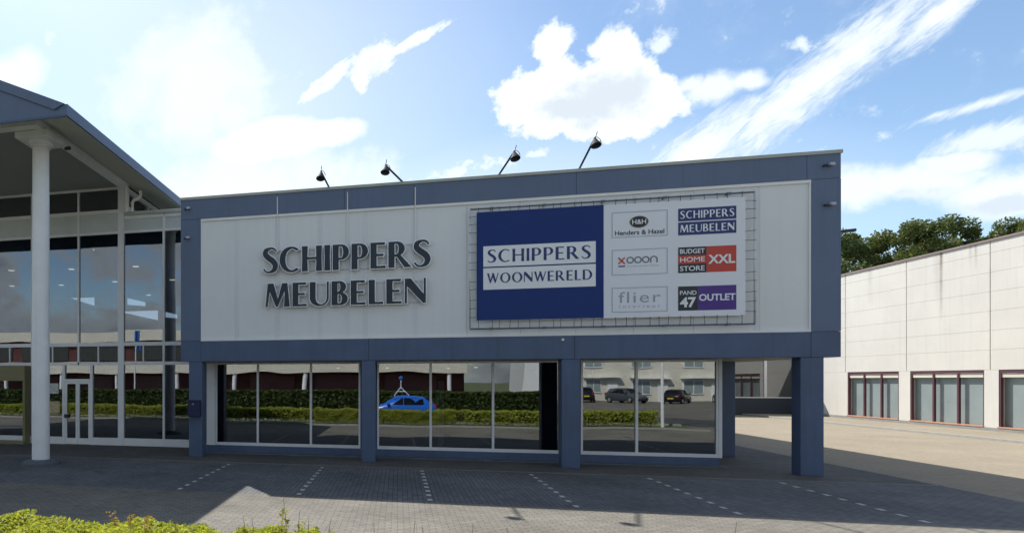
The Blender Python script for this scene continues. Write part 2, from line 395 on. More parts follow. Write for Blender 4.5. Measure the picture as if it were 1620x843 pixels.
def tube(bm, pts, r, seg=8, mi=0):
    pts = [Vector(p) for p in pts]; rings = []
    rs = r if isinstance(r, (list, tuple)) else [r]*len(pts)
    for i, p in enumerate(pts):
        d = (pts[min(i+1, len(pts)-1)]-pts[max(i-1, 0)]).normalized()
        q = d.to_track_quat('Z', 'Y')
        rings.append([bm.verts.new(p+q @ Vector((rs[i]*math.cos(2*PI*k/seg), rs[i]*math.sin(2*PI*k/seg), 0))) for k in range(seg)])
    for a, b in zip(rings, rings[1:]):
        for k in range(seg):
            f = bm.faces.new((a[k], a[(k+1) % seg], b[(k+1) % seg], b[k])); f.material_index = mi
    for rg, rev in ((rings[0], True), (rings[-1], False)):
        f = bm.faces.new(rg[::-1] if rev else rg); f.material_index = mi
    return bm
def lathe(bm, prof, cx, cy, seg=32, mi=0):
    rings = [[bm.verts.new((cx+r*math.cos(2*PI*k/seg), cy+r*math.sin(2*PI*k/seg), z)) for k in range(seg)] for r, z in prof]
    for a, b in zip(rings, rings[1:]):
        for k in range(seg):
            f = bm.faces.new((a[k], a[(k+1) % seg], b[(k+1) % seg], b[k])); f.material_index = mi
    bm.faces.new(rings[0][::-1]).material_index = mi; bm.faces.new(rings[-1]).material_index = mi
    return bm
def prism(bm, poly, axis, a0, a1, mi=0):      # poly in the two other axes
    def P(p, a):
        return {'x': (a, p[0], p[1]), 'y': (p[0], a, p[1]), 'z': (p[0], p[1], a)}[axis]
    v0 = [bm.verts.new(P(p, a0)) for p in poly]; v1 = [bm.verts.new(P(p, a1)) for p in poly]
    n = len(poly)
    bm.faces.new(v0).material_index = mi; bm.faces.new(v1[::-1]).material_index = mi
    for i in range(n):
        bm.faces.new((v0[i], v1[i], v1[(i+1) % n], v0[(i+1) % n])).material_index = mi
    bmesh.ops.recalc_face_normals(bm, faces=bm.faces)
    return bm
def sheet(name, x0, x1, y0, y1, z, m, h=None):
    bm = B()
    if h: box(bm, x0, x1, y0, y1, z-h, z)
    else: bm.faces.new([bm.verts.new(p) for p in ((x0,y0,z),(x1,y0,z),(x1,y1,z),(x0,y1,z))])
    return setp(obj(name, bm, m), kind='structure')

# ------------------------------------------------------------------ ground
sheet('ground', -900, 900, -900, 900, -.06, M['ground'])
sheet('lane_paving', -70, 60, 7.1, 13.5, 0, M['lane'])
sheet('parking_paving', -70, 12.4, 13.5, 18.45, 0, M['bay'])
sheet('apron_paving', -70, 12.4, 18.45, 60, 0, M['apron'])
sheet('yard_paving', 12.4, 60, 13.5, 60, 0, M['yard'])
sheet('verge', -70, 14.5, 4.0, 6.95, -.01, M['grass'])
sheet('road', -120, 120, -3.4, 3.85, -.03, M['asphalt'])
sheet('far_verge', -120, 10, -6.2, -3.55, -.01, M['grass'])
sheet('far_parking', -120, 120, -60, -6.2, -.012, M['lane'])
sheet('side_road', 10, 120, -6.2, -3.4, -.02, M['lane'])
sheet('entrance_paving', 14.5, 60, 3.85, 7.1, -.004, M['lane'])
sheet('kerb', -70, 14.5, 6.95, 7.1, .09, M['kerb'], .14)
sheet('kerb', -70, 14.5, 3.85, 4.0, .09, M['kerb'], .14)
sheet('kerb', -120, 10, -3.55, -3.4, .09, M['kerb'], .14)
sheet('kerb', 23.6, 23.75, 10, 52, .10, M['kerb'], .16)
sheet('pavement', 23.75, 26.95, 10, 52, .095, M['yard'], .15)
sheet('kerb', 12.33, 12.47, 18.45, 60, .006, M['edge'], .05)
sheet('kerb', -70, 12.33, 18.39, 18.51, .006, M['edge'], .05)
LX = [-4.85, -2.1, .64, 3.4, 6.16, 9.0]
for i, x in enumerate(LX):
    bm = B()
    for k in range(10):
        y = 13.62+.53*k
        if y+.2 > 18.38: break
        dx = random.uniform(-.006, .006)
        bm.faces.new([bm.verts.new(p) for p in ((x-.048+dx, y, .004), (x+.048+dx, y, .004), (x+.048+dx, y+.205, .004), (x-.048+dx, y+.205, .004))])
    setp(obj('parking_marking', bm, M['mark']), kind='structure')

# ------------------------------------------------------------------ main showroom building
show = thing('showroom_building', 'grey blue showroom with white cladding, raised dark lettering and a large banner above shop windows', 'building', (2.1, 19.5, 0))
XL, XR, YF, YB = -6.87, 11.04, 19.5, 43.0
# upper box body and roof
bm = B(); box(bm, XL+.02, XR-.02, YF+.12, YB, 3.12, 8.28); obj('upper_storey', bm, M['fascia'], show)
obj('roof', bx(XL+.03, XR-.03, YF+.2, YB-.1, 8.281, 8.33), M['pl_conc'], show)
bm = B(); box(bm, XL-.03, XR+.03, YF-.03, YF+.3, 8.31, 8.40, bev=.008); box(bm, XL-.03, XL+.25, YF+.3, YB, 8.31, 8.398); box(bm, XR-.25, XR+.03, YF+.3, YB, 8.31, 8.398)
obj('roof_coping', bm, M['coping'], show)
def segs(xs, z0, z1, y0, y1, gap=.008):
    bm = B()
    for a, b in zip(xs, xs[1:]): box(bm, a+gap/2, b-gap/2, y0, y1, z0, z1, bev=.006)
    return bm
obj('top_fascia', segs([XL, -1.6, .46, 4.85, 10.3, XR], 7.68, 8.31, YF, YF+.14), M['fascia'], show)
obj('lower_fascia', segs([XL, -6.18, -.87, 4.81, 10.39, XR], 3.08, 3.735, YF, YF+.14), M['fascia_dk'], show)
bm = B(); box(bm, XL, -6.19, YF, YF+.14, 3.743, 7.672, bev=.006); obj('side_fascia', bm, M['fascia'], show)
bm = B(); box(bm, 10.40, XR, YF, YF+.14, 3.743, 7.672, bev=.006); obj('side_fascia', bm, M['fascia'], show)
bm = B(); box(bm, XR-.015, XR, YF+.15, YB, 3.08, 8.3); obj('side_cladding', bm, M['cream'], show)
# cladding
bm = B()
seam_x = [-6.185, -5.0, -3.67, -2.34, -1.5, -.97, .49, 1.95, 3.4, 4.85, 6.3, 7.75, 9.22, 10.395]
for a, b in zip(seam_x, seam_x[1:]): box(bm, a+.004, b-.004, YF+.055, YF+.118, 3.74, 7.675)
obj('cladding', bm, M['clad'], show)
for x in seam_x[1:7]+[9.22]:
    bm = B(); box(bm, x-.07, x-.055, YF+.047, YF+.056, 3.80, 7.59); box(bm, x+.055, x+.07, YF+.047, YF+.056, 3.80, 7.59); box(bm, x-.054, x+.054, YF+.051, YF+.056, 3.80, 7.59)
    obj('seam_strip', bm, M['seam'], show)
bm = B(); box(bm, -6.19, 10.40, YF+.01, YF+.054, 7.60, 7.678); obj('cladding_trim', bm, M['trimw'], show)
bm = B(); box(bm, -6.19, 10.40, YF+.01, YF+.054, 3.737, 3.79); obj('cladding_trim', bm, M['trimw'], show)
bm = B(); box(bm, -6.188, -6.15, YF+.012, YF+.054, 3.79, 7.60); obj('cladding_trim', bm, M['trimw'], show)
bm = B(); box(bm, 10.36, 10.398, YF+.012, YF+.054, 3.79, 7.60); obj('cladding_trim', bm, M['trimw'], show)
# white conduits feeding the letters
for x, zt, zb in ((-3.67, 8.2, 6.6), (-1.5, 8.2, 6.56), (.49, 8.2, 6.5)):
    bm = B(); tube(bm, [(x, YF-.02, zt), (x, YF-.02, 7.66), (x, YF+.03, 7.60), (x, YF+.03, zb)], .016, 8)
    obj('conduit', bm, M['trimw'], show)
# soffit over the pavement and side passage
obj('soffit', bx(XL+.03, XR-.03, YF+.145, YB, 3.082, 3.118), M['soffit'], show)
# pillars
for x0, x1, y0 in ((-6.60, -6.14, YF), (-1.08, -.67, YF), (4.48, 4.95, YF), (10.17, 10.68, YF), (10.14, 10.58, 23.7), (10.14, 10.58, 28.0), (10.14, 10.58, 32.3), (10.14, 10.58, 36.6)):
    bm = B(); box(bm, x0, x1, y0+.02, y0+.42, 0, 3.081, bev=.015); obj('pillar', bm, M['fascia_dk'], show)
# plinth, ground floor walls
YW = 21.0
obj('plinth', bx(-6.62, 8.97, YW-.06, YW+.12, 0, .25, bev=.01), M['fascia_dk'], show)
obj('step', bx(-6.9, 9.05, YW-.40, YW-.06, 0, .035), M['pl_conc'], show)
bm = B(); box(bm, 8.90, 9.0, YW+.16, YB-.2, 0, 3.08); obj('side_wall', bm, M['inter'], show)
bm = B(); box(bm, -6.85, -6.75, YW+.2, YB-.2, 0, 3.08); obj('side_wall', bm, M['inter'], show)
obj('back_wall', bx(-6.8, 8.95, 33.0, 33.2, 0.25, 3.07), M['inter'], show)
obj('showroom_floor', bx(-6.74, 8.89, YW+.13, 32.98, .15, .24), M['floor_in'], show)
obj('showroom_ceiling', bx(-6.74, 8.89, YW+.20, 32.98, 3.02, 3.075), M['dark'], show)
for x0, x1, m in ((-1.25, -.62, 'fascia_dk'), (4.72, 5.34, 'fascia_dk'), (-6.62, -6.13, 'fascia_dk')):
    obj('wall_pier', bx(x0, x1, YW+.01, YW+.2, .25, 3.08), M[m], show)
# shop windows
def shop_window(x0, x1, mull, z0=.25, z1=3.075):
    w = .055
    fr = B()
    box(fr, x0, x1, YW-.045, YW+.05, z0, z0+.10, bev=.006); box(fr, x0, x1, YW-.03, YW+.05, z1-.06, z1)
    box(fr, x0, x0+w, YW-.04, YW+.05, z0+.10, z1-.06); box(fr, x1-w, x1, YW-.04, YW+.05, z0+.10, z1-.06)
    for m in mull: box(fr, m-w*.65, m+w*.65, YW-.04, YW+.05, z0+.10, z1-.06, bev=.005)
    f = obj('window', fr, M['winframe'], show)
    xs = [x0+w]+[q for m in mull for q in (m-w*.65, m+w*.65)]+[x1-w]
    for i in range(0, len(xs), 2):
        a, b = xs[i]-.01, xs[i+1]+.01; cx = (a+b)/2
        bm = B(); box(bm, a-cx, b-cx, -.005, .005, z0+.09, z1-.05)
        t = random.uniform(-.0026, .0026); bmesh.ops.rotate(bm, verts=bm.verts, cent=(0, 0, 1.6), matrix=Matrix.Rotation(t, 3, 'Z') @ Matrix.Rotation(random.uniform(-.001, .001), 3, 'X'))
        bmesh.ops.translate(bm, verts=bm.verts, vec=(cx, YW+.012, 0))
        obj('pane', bm, M['glass'], f)
    return f
shop_window(-6.12, -1.20, [-4.63, -2.82])
shop_window(-.66, 4.78, [1.0, 2.86])
shop_window(5.34, 8.93, [6.84])
obj('corner_jamb', bx(8.935, 9.02, YW-.05, YW+.15, .25, 3.08), M['winframe'], show)
obj('door_jamb', bx(-6.42, -6.125, YW-.10, YW+.005, .25, 3.07), M['winframe'], show)
# inside: pale post, dark curtain, columns
obj('interior_post', bx(1.24, 1.42, YW+.22, YW+.40, .24, 2.45), M['pale'], show)
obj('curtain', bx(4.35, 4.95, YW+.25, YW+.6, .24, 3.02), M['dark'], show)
obj('interior_column', bx(-6.0, -5.6, YW+.5, YW+.9, .24, 3.02), M['inter'], show)

# ------------------------------------------------------------------ glyphs
def arc(cx, cy, rx, ry, a0, a1, n=18):
    return [(cx+rx*math.cos(math.radians(a0+(a1-a0)*i/n)), cy+ry*math.sin(math.radians(a0+(a1-a0)*i/n))) for i in range(n+1)]
def glyph(ch, T, t):
    if ch == 'I': return [[(0,0),(T,0),(T*.94,.5),(T,1),(0,1),(T*.06,.5)]], T
    if ch == 'H':
        W = .74; q = T*.06
        return [[(0,0),(T,0),(T-q,.47),(W-T+q,.47),(W-T,0),(W,0),(W-q,.5),(W,1),(W-T,1),(W-T+q,.47+t*1.2),(T-q,.47+t*1.2),(T,1),(0,1),(q,.5)]], W
    if ch == 'E':
        return [[(0,0),(.54,0),(.52,t*1.3),(T,t*1.15),(T,.47),(.46,.47),(.46,.47+t*1.2),(T,.47+t*1.2),(T,1-t*1.15),(.50,1-t*1.3),(.51,1),(0,1)]], .54
    if ch == 'L': return [[(0,0),(.52,0),(.50,t*1.3),(T,t*1.15),(T,1),(0,1)]], .52
    if ch == 'P':
        o = [(0,0),(T,0),(T,.40)]+arc(.30,.70,.29,.30,-90,90)+[(0,1)]
        h = [(T,.40+t)]+arc(.30,.70,.29-T*.95,.30-t,-90,90)+[(T,1-t)]
        return [o, h[::-1]], .59
    if ch == 'R':
        o = [(0,0),(T,0),(T,.42),(T+.075,.42),(.50+T*.25,0),(.54+T*1.2,0),(.43,.47)]+arc(.30,.725,.27,.275,-60,90)+[(0,1)]
        h = [(T,.45+t*.6)]+arc(.29,.725,.28-T*.95,.275-t,-90,90)+[(T,1-t)]
        return [o, h[::-1]], .54+T*1.2
    if ch == 'B':
        o = [(0,0)]+arc(.31,.265,.28,.265,-90,62)+arc(.29,.76,.24,.24,-62,90)+[(0,1)]
        h1 = [(T,t)]+arc(.30,.265,.28-T*.95,.265-t,-90,90)+[(T,.53-t)]
        h2 = [(T,.53+t*.2)]+arc(.28,.76,.235-T*.9,.235-t,-90,90)+[(T,1-t)]
        return [o, h1[::-1], h2[::-1]], .59
    if ch == 'D':
        o = [(0,0)]+arc(.30,.5,.46,.5,-90,90,28)+[(0,1)]
        h = [(T,t)]+arc(.30,.5,.46-T,.5-t,-90,90,28)+[(T,1-t)]
        return [o, h[::-1]], .76
    if ch == 'O':
        return [arc(.44,.5,.44,.515,0,359,44), arc(.44,.5,.44-T,.515-t,359,0,44)], .88
    if ch == 'C':
        o = arc(.44,.5,.44,.515,48,312,34); i = arc(.47,.5,.47-T,.515-t*1.1,306,54,34)
        return [o+[(.72,.13)][:0]+i], .75
    if ch == 'U':
        W = .70; cx = (T+W-t)/2
        return [[(0,1)]+arc(W/2,.33,W/2,.345,180,360,24)+[(W,1),(W-t,1)]+arc(cx,.33,cx-T,.345-t,360,180,24)+[(T,1)]], W
    if ch == 'M':
        W = .92
        return [[(0,0),(t,0),(.095+t*.85,.66),(.40,0),(.46,0),(.735,.70),(W-T,0),(W,0),(.83,1),(.83-T*.9,1),(.47,.33),(.085+T,1),(.085,1)]], W
    if ch == 'N':
        W = .72
        return [[(0,0),(t,0),(t,.70),(W-t*1.3,0),(W,0),(W,1),(W-t,1),(W-t,.36),(T*.95,1),(0,1)]], W
    if ch == 'W':
        return [[(0,1),(T,1),(.29,.30),(.455,.86),(.42,1),(.42+T,1),(.745,.30),(.93,1),(.93+t,1),(.745,0),(.67,0),(.505,.58),(.33,0),(.255,0)]], .93+t
    if ch == 'S':
        ctl = [(.50,.84),(.41,.955),(.27,.985),(.11,.90),(.085,.74),(.20,.60),(.36,.465),(.455,.30),(.41,.11),(.25,.02),(.11,.04),(.01,.165)]
        wd = [t*.7,t*.95,t*1.0,T*.75,T*.92,T*1.02,T*1.02,T*.95,T*.75,t*1.0,t*.95,t*.7]
        cl = []; ww = []
        for i in range(len(ctl)-1):
            p = [Vector(ctl[max(0,min(len(ctl)-1,j))]) for j in (i-1,i,i+1,i+2)]
            for k in range(5):
                s = k/5
                cl.append(.5*((2*p[1])+(p[2]-p[0])*s+(2*p[0]-5*p[1]+4*p[2]-p[3])*s*s+(3*p[1]-p[0]-3*p[2]+p[3])*s**3)); ww.append(wd[i]*(1-s)+wd[i+1]*s)
        cl.append(Vector(ctl[-1])); ww.append(wd[-1])
        l, r = [], []
        for i, p in enumerate(cl):
            d = (cl[min(i+1,len(cl)-1)]-cl[max(i-1,0)]).normalized(); n = Vector((-d.y, d.x))
            l.append(tuple(p+n*ww[i]/2)); r.append(tuple(p-n*ww[i]/2))
        return [l+r[::-1]], .53
def curve_mesh(contours, depth, grow=0.0):
    cu = bpy.data.curves.new('outline', 'CURVE'); cu.dimensions = '2D'; cu.fill_mode = 'BOTH'; cu.extrude = depth/2; cu.offset = grow
    for c in contours:
        sp = cu.splines.new('POLY'); sp.points.add(len(c)-1)
        for q, (x, y) in zip(sp.points, c): q.co = (x, y, 0, 1)
        sp.use_cyclic_u = True
    o = bpy.data.objects.new('outline', cu); COL.objects.link(o)
    bpy.context.view_layer.update()
    me = bpy.data.meshes.new_from_object(o.evaluated_get(bpy.context.evaluated_depsgraph_get()))
    bpy.data.objects.remove(o); bpy.data.curves.remove(cu)
    return me
def wall_map(bm, y):              # x, y(up), z(depth toward viewer) -> wall standing at y, facing -Y
    for v in bm.verts: v.co = Vector((v.co.x, y-v.co.z, v.co.y))
    bmesh.ops.recalc_face_normals(bm, faces=bm.faces)
def word(txt, x0, x1, z0, z1, y, T, t, depth, mats, parent, gap=.13, part='letter', joined=False, kern=None):
    gl = [glyph(c, T, t) for c in txt]
    tot = sum(w for _, w in gl)+gap*(len(gl)-1)
    sx = (x1-x0)/tot; sz = z1-z0; x = 0; acc = B()
    for c, (cs, w) in zip(txt, gl):
        pts = [[(x0+(x+px)*sx, z0+py*sz) for px, py in k] for k in cs]
        me = curve_mesh(pts, depth); bm = B(); bm.from_mesh(me); bpy.data.meshes.remove(me)
        wall_map(bm, y)
        for f in bm.faces: f.material_index = 0 if abs(f.normal.y) > .7 or len(mats) == 1 else 1
        if joined:
            tmp = bpy.data.meshes.new('t'); bm.to_mesh(tmp); bm.free(); acc.from_mesh(tmp); bpy.data.meshes.remove(tmp)
        else:
            lo = obj(part, bm, mats[0], parent)
            if len(mats) > 1:
                me = curve_mesh(pts, depth*1.4, .02); bm = B(); bm.from_mesh(me); bpy.data.meshes.remove(me)
                wall_map(bm, y+depth*.75); obj(part+'_return', bm, mats[1], lo)
        x += w+gap
    if joined: return obj(part, acc, mats, parent)
    acc.free()
def font_word(txt, x0, x1, z0, z1, y, m, parent, part='lettering', bold=0.0, depth=.004, spacing=1.0):
    cu = bpy.data.curves.new('lettering', 'FONT'); cu.body = txt; cu.extrude = .01; cu.offset = bold; cu.space_character = spacing
    o = bpy.data.objects.new('lettering_curve', cu); COL.objects.link(o); bpy.context.view_layer.update()
    me = bpy.data.meshes.new_from_object(o.evaluated_get(bpy.context.evaluated_depsgraph_get()))
    bpy.data.objects.remove(o); bpy.data.curves.remove(cu)
    xs = [v.co.x for v in me.vertices]; ys = [v.co.y for v in me.vertices]
    a, b, c, d = min(xs), max(xs), min(ys), max(ys)
    for v in me.vertices:
        v.co = (x0+(v.co.x-a)/(b-a)*(x1-x0), z0+(v.co.y-c)/(d-c)*(z1-z0), v.co.z/.01*depth/2)
    bm = B(); bm.from_mesh(me); bpy.data.meshes.remove(me); wall_map(bm, y)
    return obj(part, bm, m, parent)

# raised letters
YL = YF-.10
sign = thing('shop_sign', 'dark raised letters reading SCHIPPERS MEUBELEN with silver edges on the white cladding', 'sign', (-1.6, YF, 4.7))
word('SCHIPPERS', -4.10, .90, 5.83, 6.60, YL, .22, .075, .06, [M['navytxt'], M['silver']], sign, .085)
word('MEUBELEN', -4.03, .79, 4.76, 5.49, YL, .22, .075, .06, [M['navytxt'], M['silver']], sign, .10)
for z in (6.53, 5.87, 5.43, 4.80):
    bm = B(); tube(bm, [(-3.95, YF+.03, z), (.78, YF+.03, z)], .012, 6); obj('mounting_rail', bm, M['seam'], sign)

# banner
YBN = YF-.10
ban = thing('advertising_banner', 'large blue and white furniture banner laced inside a metal tube frame on the white cladding', 'banner', (5.55, YF, 3.95))
fx0, fx1, fz0, fz1 = 2.02, 9.09, 3.96, 7.42
for nm, p, q in (('frame_tube', (fx0, fz0), (fx1, fz0)), ('frame_tube', (fx0, fz1), (fx1, fz1)), ('frame_tube', (fx0, fz0), (fx0, fz1)), ('frame_tube', (fx1, fz0), (fx1, fz1))):
    bm = B(); tube(bm, [(p[0], YBN, p[1]), (q[0], YBN, q[1])], .024, 10); obj(nm, bm, M['tube'] if p[0] == q[0] else M['tube_dk'], ban, True)
obj('sheet', bx(2.20, 8.885, YBN-.006, YBN+.006, 4.19, 7.32), M['banner_w'], ban)
obj('blue_field', bx(2.2, 5.51, YBN-.012, YBN-.007, 4.20, 7.32), M['banner_b'], ban)
yk = YBN-.016
obj('name_box', bx(2.38, 5.31, yk-.002, yk+.002, 5.74, 6.33), M['ink_w'], ban)
obj('name_box', bx(2.38, 5.31, yk-.002, yk+.002, 5.08, 5.70), M['ink_w'], ban)
yt = yk-.006
word('SCHIPPERS', 2.50, 5.18, 5.86, 6.22, yt, .18, .07, .004, [M['ink_b']], ban, .15, 'letter')
word('WOONWERELD', 2.48, 5.22, 5.27, 5.55, yt, .18, .075, .004, [M['ink_b']], ban, .13, 'letter')
y1 = YBN-.010; y2 = YBN-.015; y3 = YBN-.020
def outline_box(x0, x1, z0, z1, w=.022):
    bm = B(); box(bm, x0, x1, y1-.002, y1+.002, z0, z0+w); box(bm, x0, x1, y1-.002, y1+.002, z1-w, z1)
    box(bm, x0, x0+w, y1-.002, y1+.002, z0+w, z1-w); box(bm, x1-w, x1, y1-.002, y1+.002, z0+w, z1-w)
    return obj('logo_box', bm, M['ink_line'], ban)
def disc(cx, cz, rx, rz, y, m, name):
    bm = B(); prism(bm, arc(cx, cz, rx, rz, 0, 352.5, 47), 'y', y-.002, y+.002); return obj(name, bm, m, ban)
outline_box(5.71, 7.07, 6.39, 7.09)
disc(6.38, 6.80, .235, .165, y1, M['ink_gold'], 'emblem'); disc(6.38, 6.80, .215, .148, y2, M['ink_black'], 'emblem')
font_word('H&H', 6.21, 6.55, 6.735, 6.865, y3, M['ink_w'], ban, bold=.015)
font_word('Henders & Hazel', 5.79, 6.99, 6.455, 6.58, y1, M['ink_black'], ban, bold=.012)
outline_box(5.71, 7.07, 5.36, 6.06)
bm = B()
for sgn in (1, -1):
    a = math.atan2(.15, .14)*sgn; cx, cz = 5.955, 5.755; dx, dz = .115*math.cos(a), .12*math.sin(a); nx, nz = -.018*math.sin(a), .018*math.cos(a)
    yy = y1 if sgn > 0 else y2
    prism(bm, [(cx-dx-nx, cz-dz-nz), (cx+dx-nx, cz+dz-nz), (cx+dx+nx, cz+dz+nz), (cx-dx+nx, cz-dz+nz)], 'y', yy-.002, yy+.002)
obj('logo_cross', bm, M['ink_red'], ban)
obj('logo_bar', bx(5.88, 6.04, y1-.002, y1+.002, 5.585, 5.62), M['ink_b'], ban)
def rings(cs):
    me = curve_mesh(cs, .004); bm = B(); bm.from_mesh(me); bpy.data.meshes.remove(me); wall_map(bm, y1); return bm
for k, cx in enumerate((6.165, 6.355, 6.545)):
    cs = [arc(cx, 5.765, .092, .092, 0, 352.5, 47), arc(cx, 5.765, .062, .062, 352.5, 0, 47)]
    obj('logo_letter', rings(cs), M['ink_grey'], ban)
cs = ([[(6.65, 5.675), (6.65, 5.765)]+arc(6.74, 5.765, .09, .092, 180, 0, 20)[1:]+[(6.83, 5.675), (6.80, 5.675), (6.80, 5.765)]+arc(6.74, 5.765, .06, .062, 0, 180, 20)[1:]+[(6.68, 5.675)]])
obj('logo_letter', rings(cs), M['ink_grey'], ban)
font_word('furniture for living', 6.10, 6.86, 5.575, 5.62, y1, M['ink_line'], ban)
outline_box(5.71, 7.07, 4.34, 5.02)
font_word('flier', 5.88, 6.90, 4.60, 4.90, y1, M['ink_lgrey'], ban, spacing=1.15)
font_word('interieur', 5.90, 6.90, 4.46, 4.54, y1, M['ink_line'], ban, spacing=1.5)
b1 = obj('logo_box', bx(7.32, 8.67, y1-.002, y1+.002, 6.75, 7.09), M['ink_b'], ban)
b2 = obj('logo_box', bx(7.32, 8.67, y1-.002, y1+.002, 6.375, 6.72), M['ink_b'], ban)
word('SCHIPPERS', 7.37, 8.62, 6.82, 7.02, y2, .17, .08, .004, [M['ink_w']], ban, .15, 'letter')
word('MEUBELEN', 7.37, 8.62, 6.45, 6.65, y2, .17, .08, .004, [M['ink_w']], ban, .15, 'letter')
obj('logo_box', bx(7.32, 7.98, y1-.002, y1+.002, 5.36, 6.05), M['ink_black'], ban)
obj('logo_stripe', bx(7.32, 7.98, y2-.002, y2+.002, 5.60, 5.83), M['ink_red'], ban)
obj('logo_box', bx(7.985, 8.67, y1-.002, y1+.002, 5.36, 6.05), M['ink_red'], ban)
font_word('BUDGET', 7.36, 7.94, 5.875, 6.0, y2, M['ink_w'], ban, bold=.015)
font_word('HOME', 7.36, 7.94, 5.65, 5.78, y3, M['ink_w'], ban, bold=.015)
font_word('STORE', 7.36, 7.94, 5.41, 5.545, y2, M['ink_w'], ban, bold=.015)
font_word('XXL', 8.02, 8.64, 5.58, 5.82, y2, M['ink_w'], ban, bold=.03)
obj('logo_box', bx(7.32, 7.785, y1-.002, y1+.002, 4.35, 5.0), M['ink_black'], ban)
obj('logo_box', bx(7.79, 8.67, y1-.002, y1+.002, 4.35, 5.0), M['ink_purple'], ban)
font_word('PAND', 7.36, 7.75, 4.77, 4.88, y2, M['ink_w'], ban, bold=.01)
font_word('47', 7.36, 7.74, 4.43, 4.71, y2, M['ink_w'], ban, bold=.035)
font_word('OUTLET', 7.81, 8.65, 4.60, 4.78, y2, M['ink_w'], ban, bold=.025)
hk = []
n = 25
for i in range(n):
    x = 2.3+(8.75-2.3)*i/(n-1)+random.uniform(-.06, .06)
    hk.append(((x, 7.30), (x+random.uniform(-.01, .01), 7.45))); hk.append(((x, 4.21), (x+random.uniform(-.02, .02), 3.935)))
for i in range(12):
    z = 4.3+(7.22-4.3)*i/11+random.uniform(-.05, .05)
    hk.append(((1.995, z+random.uniform(-.02, .02)), (2.22, z))); hk.append(((8.87, z), (9.115, z+random.uniform(-.02, .02))))
for (a, b) in hk:
    bm = B(); tube(bm, [(a[0], YBN-.028, a[1]), (b[0], YBN-.028, b[1])], .0075, 5); obj('lacing_hook', bm, M['hook'], ban)
for x in (2.6, 4.0, 5.5, 7.0, 8.5):
    for z in (fz0, fz1):
        bm = B(); tube(bm, [(x, YBN, z), (x, YF+.06, z)], .02, 6); box(bm, x-.05, x+.05, YBN-.03, YBN+.03, z-.03, z+.03); obj('stand_off', bm, M['tube_dk'], ban)

# ------------------------------------------------------------------ lamps on the showroom
def roof_lamp(bx_, hx, hz, label, tilt):
    t = thing('roof_spotlight', label, 'lamp', (bx_, 19.75, 8.40), 'spotlights on arms along the showroom roof edge')
    b0 = Vector((bx_, 19.75, 8.39)); h = Vector((hx, 18.5, hz+.14))
    bm = B(); tube(bm, [b0, b0.lerp(h, .5), h], .028, 8); obj('arm', bm, M['lampm'], t, 'auto')
    bm = B(); box(bm, bx_-.08, bx_+.08, 19.66, 19.84, 8.395, 8.44); obj('foot', bm, M['lampm'], t)
    bm = B(); lathe(bm, [(.03, .12), (.05, .10), (.065, .05), (.105, -.03), (.13, -.10), (.118, -.105), (.09, -.04)], 0, 0, 20)
    bmesh.ops.rotate(bm, verts=bm.verts, cent=(0, 0, 0), matrix=Matrix.Rotation(tilt, 3, 'Y') @ Matrix.Rotation(math.radians(-22), 3, 'X'))
    bmesh.ops.translate(bm, verts=bm.verts, vec=(hx, 18.45, hz)); obj('lamp_head', bm, M['lampm'], t, 'auto')
    bm = B(); tube(bm, [(hx-.02, 18.5, hz+.15), (hx+.05, 18.5, hz+.16), (hx+.11, 18.47, hz+.09), (hx+.135, 18.45, hz)], .009, 6); obj('yoke', bm, M['lampm'], t, 'auto')
    bm = B(); tube(bm, [(hx, 18.5, hz+.14), (hx+.02, 18.44, hz+.20), (hx+.03, 18.40, hz+.27)], .010, 6); obj('cable', bm, M['lampm'], t)
roof_lamp(-2.05, -2.19, 8.43, 'lone bell shaped spotlight nearest the gabled glass hall on the showroom roof edge', .05)
roof_lamp(.20, -.35, 8.46, 'bell shaped spotlight leaning sharply left on its arm above the letters PERS', .12)
roof_lamp(2.80, 3.07, 8.56, 'bell shaped spotlight leaning right above the left end of the banner', -.1)
roof_lamp(4.95, 5.05, 8.74, 'bell shaped spotlight highest above the middle of the banner', -.05)
def flood(x, z, label):
    t = thing('corner_floodlight', label, 'lamp', (x, YF, z), 'small floodlights on the showroom corners')
    obj('bracket', bx(x-.03, x+.03, YF-.06, YF+.001, z-.035, z+.02), M['lampm'], t)
    bm = B(); prism(bm, [(YF-.06, z-.03), (YF-.15, z-.04), (YF-.155, z-.01), (YF-.11, z+.04), (YF-.06, z+.03)], 'x', x-.05, x+.06); obj('lamp_body', bm, M['lampl'], t)
    obj('sensor', bx(x-.14, x-.08, YF-.08, YF-.001, z-.035, z+.005), M['lampm'], t)
flood(-6.58, 8.03, 'small floodlight at the upper left corner of the showroom roof band')
flood(-6.60, 7.08, 'small floodlight on the left side band below the upper left one')
flood(10.78, 8.02, 'small floodlight at the upper right corner of the showroom roof band')
flood(10.80, 7.00, 'small floodlight on the right side band below the upper right one')
t = thing('dome_sensor', 'tiny pale round sensor on the lower blue band above the middle pillar', 'sensor', (4.5, YF, 3.62))
bm = B(); tube(bm, [(4.5, YF+.001, 3.62), (4.5, YF-.05, 3.62)], [.045, .03], 12); obj('cover', bm, M['trimw'], t)
t = thing('side_bracket', 'thin dark metal rod sticking out from the right side of the showroom', 'bracket', (XR, 25, 7.37))
bm = B(); tube(bm, [(XR-.002, 25, 7.1), (14.55, 25, 7.40)], .05, 8); obj('rod', bm, M['lampm'], t)
obj('wall_plate', bx(XR-.001, XR+.03, 24.85, 25.15, 6.95, 7.25), M['lampm'], t)
t = thing('letter_box', 'dark blue wall letter box with a small white mark on the left pillar', 'letter box', (-6.38, YF, 1.3))
obj('body', bx(-6.58, -6.18, YF-.16, YF+.019, 1.31, 1.80, bev=.012), M['boxblue'], t)
